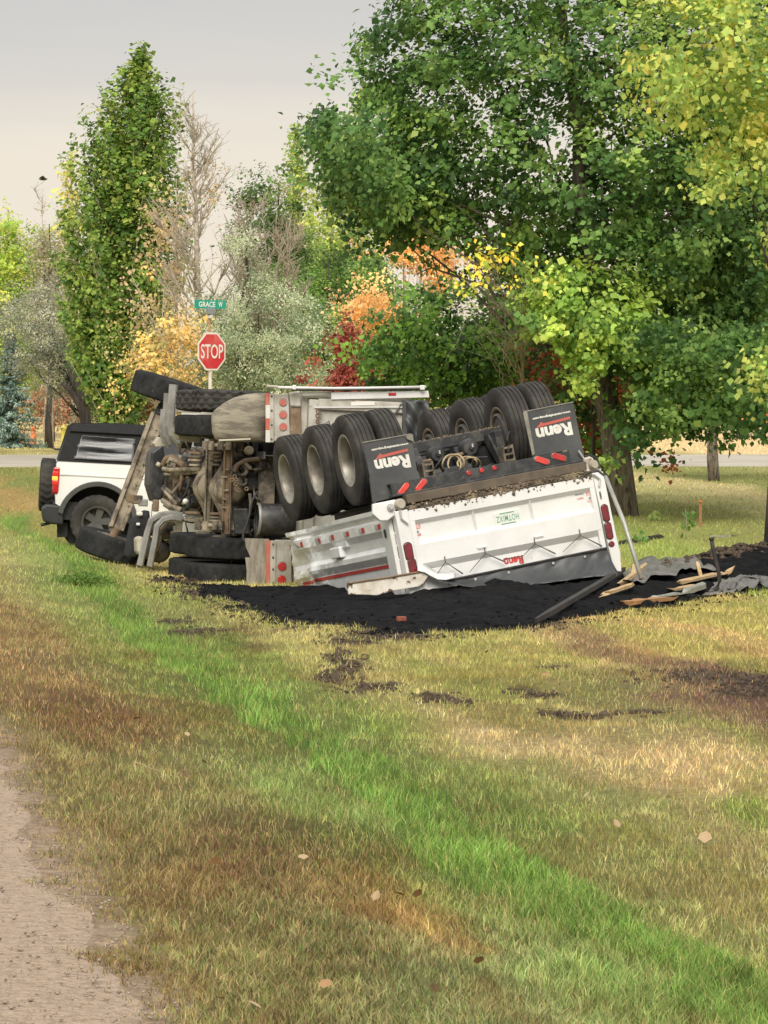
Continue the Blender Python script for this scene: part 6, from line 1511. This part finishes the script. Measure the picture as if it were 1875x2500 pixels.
bare('dead_birch', 'bare pale dead birch rising behind the stop sign', 497, 80, 470, 225, 120, 44, 0.12, 'bark_pale', 0.20, 1.0)
bare('bare_elm', 'bare twiggy tree of many grey stems', 665, 82, 670, 430, 130, 9, 0.05, 'bark_twig', 0.3, 1.1, stems=9)
bare('bare_sapling', 'thin bare sapling against the sky', 112, 108, 105, 460, 50, 10, 0.035, 'bark_pale', 0.35, 1.2)
# trunks standing in the far lawn
def stem(label, px, D, py0, r, mat_, lean=0.0, top_r=0.8):
    b = Vector(gbase(px, D)); tp = W(px + lean, py0, D) - b
    t = thing('tree_trunk', label, 'tree', Matrix.Translation(b), BG)
    MB().tube([(0, 0, -0.15), tp * 0.15, tp * 0.5, tp], [r * 1.3, r, r * 0.95, r * top_r], 10).build('trunk', mat_, t, smooth=True)
    MB().tube([tp * 0.8, tp * 0.95 + Vector((r * 3, 0, r * 3)), tp * 1.1 + Vector((r * 5, 0, r * 5))], [r * 0.4, r * 0.3, r * 0.15], 6).build('limb', mat_, t)
stem('pale straight trunk before the orange-red shrub', 125, 100, 900, 0.075, 'bark_pale')
stem('pale trunk of a dead tree above the car roof', 317, 93, 930, 0.11, 'bark_pale', 14)
stem('brown trunk beside the pale dead one', 303, 94, 930, 0.08, 'bark_dark', 10)
stem('slim white birch trunk beyond the street', 1828, 120, 860, 0.10, 'bark_pale', 4)
stem('slender birch trunk next to the far orange shrub', 1852, 124, 870, 0.06, 'bark_pale', -6)
stem('dark stem under the low cottonwood leaves', 1800, 116, 900, 0.06, 'bark_dark', 14)
# far wood closing the view
cc = []
for k in range(1500):
    x = rng.uniform(-60, 60); z0 = float(zg(x, 205)); cc.append((x, rng.uniform(195, 240), z0 + 4.5 * rng.random() ** 1.5 + 0.2 + 1.5 * math.sin(x * 0.7) * rng.random()))
V, F, C = leaf_mesh(np.array(cc), 34, 0.62, 0.42, [(96, 110, 56), (120, 124, 64), (84, 98, 56), (150, 134, 76), (130, 100, 66)])
tag(np_mesh('far_wood', V, F, 'leaf', C), 'far wood of mixed green and tan trees along the skyline', 'wood', kind='stuff')
# ---------------------------------------------------------------- debris and small things round the wreck
def zt(x, y): return float(ztop(x, y)[0])
def gpt(px, py):
    """where the ray through a photograph point meets the lawn or the spill on it"""
    dx, dz = (px - 937.5) / FPX, -(py - HOR) / FPX; D = np.arange(30, 52, 0.02)
    k = np.argmax(EYE + dz * D <= ztop(dx * D, D)); d = float(D[k])
    return Vector((dx * d, d, zt(dx * d, d))) if k > 0 else gp(px, py)
# aluminium tarp pole leaning from the trailer corner to the ground
a, b = W(1478, 1163, 39.3), W(1566, 1395, 38.6)
t = thing('tarp_pole', 'pale metal pole leaning from the trailer corner down to the asphalt', 'pole', Matrix.Translation(b))
MB().tube([a - b, (a - b) * 0.5 + Vector((0.01, 0, 0.01)), Vector((0, 0, -0.08))], [0.022, 0.024, 0.026], 10).build('shaft', 'galvanised', t, smooth=True)
MB().tube([a - b, a - b + Vector((-0.08, 0, 0.06)), a - b + Vector((-0.16, 0, 0.05)), a - b + Vector((-0.24, 0.02, 0.0))], 0.014, 7).build('hook', 'black_steel', t)
# long dark plank in the asphalt
def lay(name, label, cat, p0, p1, w, h, mt, rise=0.0, rough=0.02, group=None, lift=0.0):
    F_ = gpt if p0[0] > 900 and p0[1] < 1545 else gp
    A = F_(*p0); B = F_(*p1); A.z = zt(A.x, A.y) + 0.01 + lift; B.z = zt(B.x, B.y) + 0.01 + lift + rise
    d = B - A; s = Vector((d.y, -d.x, 0)).normalized() * w / 2; n = 7; m = MB(); vs_ = []
    for i in range(n + 1):
        p = A.lerp(B, i / n); k = 1.0 if 0 < i < n else 0.35
        j = lambda: random.uniform(-rough, rough) * (2 if k < 1 else 0.5)
        o_ = d.normalized() * (j() * 4 if k < 1 else 0)
        vs_ += [p - s * k + o_ + Vector((0, 0, -h * 0.4 + j() * 0.3)), p + s * k + o_ + Vector((0, 0, -h * 0.4 + j() * 0.3)), p + s * k - o_ + Vector((0, 0, h * 0.6 + j() * 0.4)), p - s * k - o_ + Vector((0, 0, h * 0.6 + j() * 0.4))]
    m.add([v - A for v in vs_], [(i * 4 + q, i * 4 + (q + 1) % 4, i * 4 + 4 + (q + 1) % 4, i * 4 + 4 + q) for i in range(n) for q in range(4)] + [(0, 3, 2, 1), (n * 4, n * 4 + 1, n * 4 + 2, n * 4 + 3)])
    o = m.build(name, mt); o.location = A
    return tag(o, label, cat, group)
lay('tarp_bar', 'long black bar lying slantwise across the asphalt spill', 'bar', (1308, 1530), (1525, 1412), 0.06, 0.05, 'black_iron', 0.05, 0.004, None, 0.035)
WD = 'splintered wood in the spill'
lay('wood_splinter', 'pale splintered stick at the foot of the leaning pole', 'wood', (1512, 1432), (1576, 1398), 0.06, 0.04, 'fresh_wood', 0.07, 0.02, WD)
lay('wood_splinter', 'short cross piece of splintered wood below the leaning pole', 'wood', (1544, 1424), (1550, 1402), 0.05, 0.04, 'fresh_wood', 0.10, 0.02, WD)
lay('wood_splinter', 'long thin splinter in the asphalt beside the black bar', 'wood', (1470, 1455), (1545, 1438), 0.07, 0.03, 'fresh_wood', 0.03, 0.02, WD)
lay('wood_splinter', 'broad pale splinter beside the upright iron rod', 'wood', (1657, 1425), (1766, 1410), 0.13, 0.03, 'fresh_wood', 0.04, 0.03, WD)
lay('wood_splinter', 'small chip of pale wood past the upright iron rod', 'wood', (1772, 1404), (1784, 1400), 0.10, 0.04, 'fresh_wood', 0.02, 0.02, WD)
lay('wood_splinter', 'little stick poking up through the broad pale splinter', 'wood', (1712, 1414), (1702, 1402), 0.04, 0.03, 'fresh_wood', 0.12, 0.01, WD)
lay('wood_splinter', 'reddish splinter under the base of the iron rod', 'wood', (1636, 1446), (1705, 1436), 0.09, 0.03, 'fresh_wood', 0.02, 0.03, WD)
lay('wood_splinter', 'weathered board lying along the near edge of the spill', 'wood', (1520, 1476), (1645, 1468), 0.16, 0.04, 'stake_wood', 0.02, 0.03, WD)
lay('metal_strip', 'thin pale metal strip lying at the edge of the spill', 'metal', (1590, 1462), (1665, 1455), 0.10, 0.02, 'galvanised', 0.02, 0.02)
lay('metal_strip', 'bent bright metal bracket beside the iron rod base', 'metal', (1670, 1450), (1720, 1444), 0.10, 0.05, 'galvanised', 0.05, 0.03)
# upright bent iron rod
r0 = gpt(1735, 1444); r0.z = zt(r0.x, r0.y)
t = thing('iron_rod', 'black iron rod standing bent out of the spilled asphalt', 'rod', Matrix.Translation(r0))
D_ = r0.y
MB().tube([W(x, y, D_) - r0 for x, y in ((1737, 1318), (1741, 1340), (1748, 1370), (1755, 1400), (1757, 1418), (1752, 1434), (1738, 1444), (1715, 1448))], [0.022, 0.024, 0.022, 0.022, 0.024, 0.025, 0.025, 0.022], 9).build('shaft', 'black_iron', t, smooth=True)
MB().lathe([(-0.015, 0.0), (-0.012, 0.03), (0.012, 0.03), (0.02, 0.0)], W(1737, 1316, D_) - r0, 'Z', 10).build('cap', 'black_iron', t, smooth=True)
# crumpled grey tarp sheets
def sheet(label, quad, amp, mt, seed, nu=22, nv=14):
    G = []
    for x, y in quad:
        g_ = gpt(x, y); G.append(Vector((g_.x, g_.y, zt(g_.x, g_.y))))
    o_ = G[0].copy(); m = MB()
    def f(u, v):
        p = (G[0] * (1 - u) + G[1] * u) * (1 - v) + (G[3] * (1 - u) + G[2] * u) * v
        k = abs(float(fbm(np.array(u * 2.6 + seed), np.array(v * 2.0 + seed), 2)) - 0.5) * 2
        e = math.sin(math.pi * min(1, max(0, u))) * 0.6 + 0.4
        p.x += 0.12 * (float(fbm(np.array(v * 6 + seed), np.array(u * 6), 2)) - 0.5); p.y += 0.5 * (float(fbm(np.array(u * 6 + seed), np.array(v * 6 + 4), 2)) - 0.5)
        p.z = zt(p.x, p.y) + 0.02 + amp * k * e
        return p - o_
    m.grid(f, nu, nv); o = m.build('tarp_sheet', mt, thick=0.004, smooth=True); o.location = o_
    tag(o, label, 'tarp', 'torn tarp sheets in the spill')
sheet('crumpled grey tarp sheet lying beyond the foot of the leaning pole', ((1520, 1425), (1745, 1392), (1660, 1366), (1535, 1384)), 0.09, 'tarp_grey', 3.0)
sheet('flat pale tarp sheet lying along the edge of the spill behind the iron rod', ((1700, 1452), (1900, 1424), (1900, 1408), (1755, 1428)), 0.04, 'tarp_grey', 8.0)
# soil bank behind the spill on the right
n = 1500; x = rng.uniform(3.4, 6.6, n); y = 44.6 + (x - 3.4) * 1.15 + rng.normal(0, 0.55, n)
tag(blobs('soil_bank', np.column_stack([x, y, ztop(x, y) + 0.01]), 0.015 + 0.06 * rng.random(n) ** 2.5, 'soil_clod'), 'brown soil crumbs heaped along the far edge of the spill', 'soil', kind='stuff')
# survey stake, saplings
sp_ = gp(1710, 1287)
t = thing('survey_stake', 'short orange-brown wooden stake standing in the lawn', 'stake', Matrix.Translation(sp_))
hh = 68 / FPX * sp_.y; MB().prism([(-0.022, 0, -0.05), (0.022, 0, -0.05), (0.020, 0, hh * 0.98), (-0.018, 0, hh)], (0, 0.022, 0)).build('shaft', 'stake_wood', t)
MB().box((0.0, -0.002, hh * 0.93), (0.046, 0.03, 0.03)).build('painted_tip', 'orange_plastic', t)
_lf = MB().add([(0, 0, 0), (0.5, 0.05, 0.35), (0.36, 0.08, 0.75), (0, 0.02, 1.0), (-0.36, 0.08, 0.75), (-0.5, 0.05, 0.35)], [(0, 1, 2, 3), (0, 3, 4, 5)]).build('leaf', None).data
bpy.data.objects.remove(bpy.data.objects['leaf'])
mat('sapling_green', (0.10, 0.20, 0.03), (0.17, 0.29, 0.06), 6, 0.42, 0.62, 0.5)
mat('sapling_pale', (0.24, 0.33, 0.07), (0.33, 0.40, 0.10), 6, 0.42, 0.62, 0.5)
mat('dead_leaf', (0.40, 0.23, 0.10), (0.28, 0.15, 0.07), 14, 0.42, 0.62, 0.7)
mat('tan_leaf', (0.46, 0.33, 0.19), (0.36, 0.24, 0.12), 14, 0.42, 0.62, 0.7)
def sapling(label, px, py, hpx, n, wpx, size, mt):
    b = gp(px, py); k = b.y / FPX; t = thing('sapling', label, 'sapling', Matrix.Translation(b))
    H_ = hpx * k; MB().tube([(0, 0, -0.03), (-0.02, 0, H_ * 0.5), (-wpx * 0.15 * k, 0, H_)], [0.008, 0.006, 0.004], 5).build('stem', 'bark_twig', t)
    for i in range(n):
        u = random.random(); m_ = Matrix.Translation(Vector((-wpx * 0.15 * k * u + random.uniform(-1, 1) * wpx * k * (0.55 - 0.35 * u), random.uniform(-0.05, 0.05), H_ * (0.15 + 0.85 * u)))) @ Matrix.Rotation(random.uniform(-0.9, 0.9), 4, 'Z') @ Matrix.Rotation(random.uniform(0.6, 2.6), 4, 'Y') @ Matrix.Rotation(random.uniform(-0.7, 0.7), 4, 'X') @ Matrix.Scale(size * random.uniform(0.7, 1.2), 4)
        o = bpy.data.objects.new('leaf', _lf2[mt]); col.objects.link(o); o.parent = t; o.matrix_local = m_
_lf2 = {}
for mt in ('sapling_green', 'sapling_pale', 'dead_leaf', 'tan_leaf'):
    d_ = _lf.copy(); d_.materials.clear(); d_.materials.append(M[mt]); _lf2[mt] = d_
sapling('little sapling with dark green leaves near the survey stake', 1680, 1318, 75, 17, 44, 0.085, 'sapling_green')
sapling('low pale green sprout near the thick trunk', 1598, 1272, 22, 14, 46, 0.075, 'sapling_pale')
sapling('small dark sprout beside the leaning pole', 1560, 1328, 28, 10, 30, 0.07, 'sapling_green')
lay('fallen_branch', 'dark branch lying in the lawn behind the leaning pole', 'branch', (1512, 1330), (1618, 1312), 0.10, 0.06, 'black_iron', 0.0, 0.02)
lay('fallen_branch', 'pale stick lying in the lawn beyond the iron rod', 'branch', (1742, 1313), (1790, 1310), 0.05, 0.03, 'bark_pale', 0.0, 0.02)
# fallen leaves, one by one
FL = [(218,1756,'dead_leaf','on the brown verge near the gravel'),(328,1770,'dead_leaf','on the brown verge below the green strip'),(335,1830,'dead_leaf',''),(460,1812,'tan_leaf','beside the dark weed clump'),(455,1915,'tan_leaf',''),(742,2118,'tan_leaf',''),(525,2134,'dead_leaf','in the darkest brown patch of verge'),(815,2372,'dead_leaf',''),(548,2468,'dead_leaf','close to the gravel edge'),(790,2440,'dead_leaf',''),(912,2222,'tan_leaf',''),(985,2208,'tan_leaf','touching another tan leaf by the orange grass'),(1015,2214,'dead_leaf','next to a tan leaf in orange grass'),(1165,2378,'dead_leaf','below the bright green strip'),(1065,2450,'tan_leaf',''),(1720,2076,'tan_leaf','broad and curled on the dry tan lawn'),(1512,2038,'tan_leaf','small, on the dry tan lawn'),(1425,1963,'tan_leaf','small, above the green strip'),(1185,1605,'dead_leaf','near the black asphalt edge'),(505,1880,'dead_leaf',''),(1330,1660,'dead_leaf','among the soil clods'),(1798,1895,'dead_leaf','on the pale tan lawn'),(640,2490,'tan_leaf','')]
for i, (x, y, mt, wh) in enumerate(FL):
    g_ = gp(x, y)
    o = bpy.data.objects.new('fallen_leaf', _lf2[mt]); col.objects.link(o)
    o.matrix_world = Matrix.Translation(g_ + Vector((0, 0, 0.035))) @ Matrix.Rotation(random.random() * 6.28, 4, 'Z') @ Matrix.Rotation(random.uniform(0.5, 1.3), 4, 'X') @ Matrix.Scale(random.uniform(0.038, 0.055) * (1.5 if 'broad' in wh else 1), 4)
    nm = 'dry brown fallen leaf' if mt == 'dead_leaf' else 'pale tan fallen leaf'
    tag(o, nm + ' ' + (wh or 'lying in the brown and green verge grass'), 'leaf', 'fallen leaves in the grass')
lay('dry_stalk', 'long thin dry stalk lying across the brown verge', 'stalk', (318, 1862), (390, 1905), 0.006, 0.006, 'tan_leaf', 0.03, 0.002)
bk = gpt(980, 1517); bo = MB().box((0, 0, 0.02), (0.09, 0.06, 0.05), Matrix.Rotation(0.5, 3, 'Z')).build('brick_piece', 'brick_red', bevel=0.01); bo.location = bk + Vector((0, 0, 0.0)); tag(bo, 'small red broken piece lying on the black asphalt', 'debris')
# orange markers and hydrant far left
for px_, D__, h_, lb in ((81, 104, 0.55, 'orange traffic marker standing on the far lawn under the spruce'), (55, 105, 0.42, 'smaller faded orange marker near the spruce trunk')):
    b = Vector(gbase(px_, D__)); t = thing('traffic_marker', lb, 'marker', Matrix.Translation(b))
    MB().lathe([(0.0, 0.16), (0.05, 0.15), (0.06, 0.10), (h_ * 0.8, 0.07), (h_, 0.04), (h_ + 0.02, 0.0)], (0, 0, 0), 'Z', 14).build('cone', 'orange_plastic', t, smooth=True)
    MB().box((0, 0, 0.02), (0.32, 0.32, 0.04)).build('base', 'orange_plastic', t, bevel=0.01)
b = Vector(gbase(156, 108)); t = thing('fire_hydrant', 'small yellow hydrant on the far lawn by the pale trunk', 'hydrant', Matrix.Translation(b))
MB().lathe([(0, 0.12), (0.05, 0.12), (0.06, 0.08), (0.45, 0.08), (0.47, 0.11), (0.55, 0.09), (0.62, 0.0)], (0, 0, 0), 'Z', 14).build('barrel', 'yellow_paint', t, smooth=True)
MB().cyl((-0.15, 0, 0.36), (0.15, 0, 0.36), 0.045, 10).build('nozzle', 'yellow_paint', t)
# bird
bp_ = W(105, 437, 120); t = thing('bird', 'small dark bird flying above the left trees', 'bird', Matrix.Translation(bp_))
MB().lathe([(-0.16, 0.0), (-0.08, 0.04), (0.02, 0.055), (0.10, 0.035), (0.16, 0.0)], (0, 0, 0), 'X', 10).build('body', 'bird_feather', t, smooth=True)
for s_ in (-1, 1): MB().add([(-0.04, 0.02 * s_, 0.02), (0.07, 0.02 * s_, 0.02), (0.03, 0.22 * s_, 0.10), (-0.10, 0.30 * s_, 0.03)], [(0, 1, 2, 3)]).build('wing', 'bird_feather', t, thick=0.008)
# remove the wheel templates
for key in _wm:
    for o in _wm[key][1:]: bpy.data.objects.remove(o)
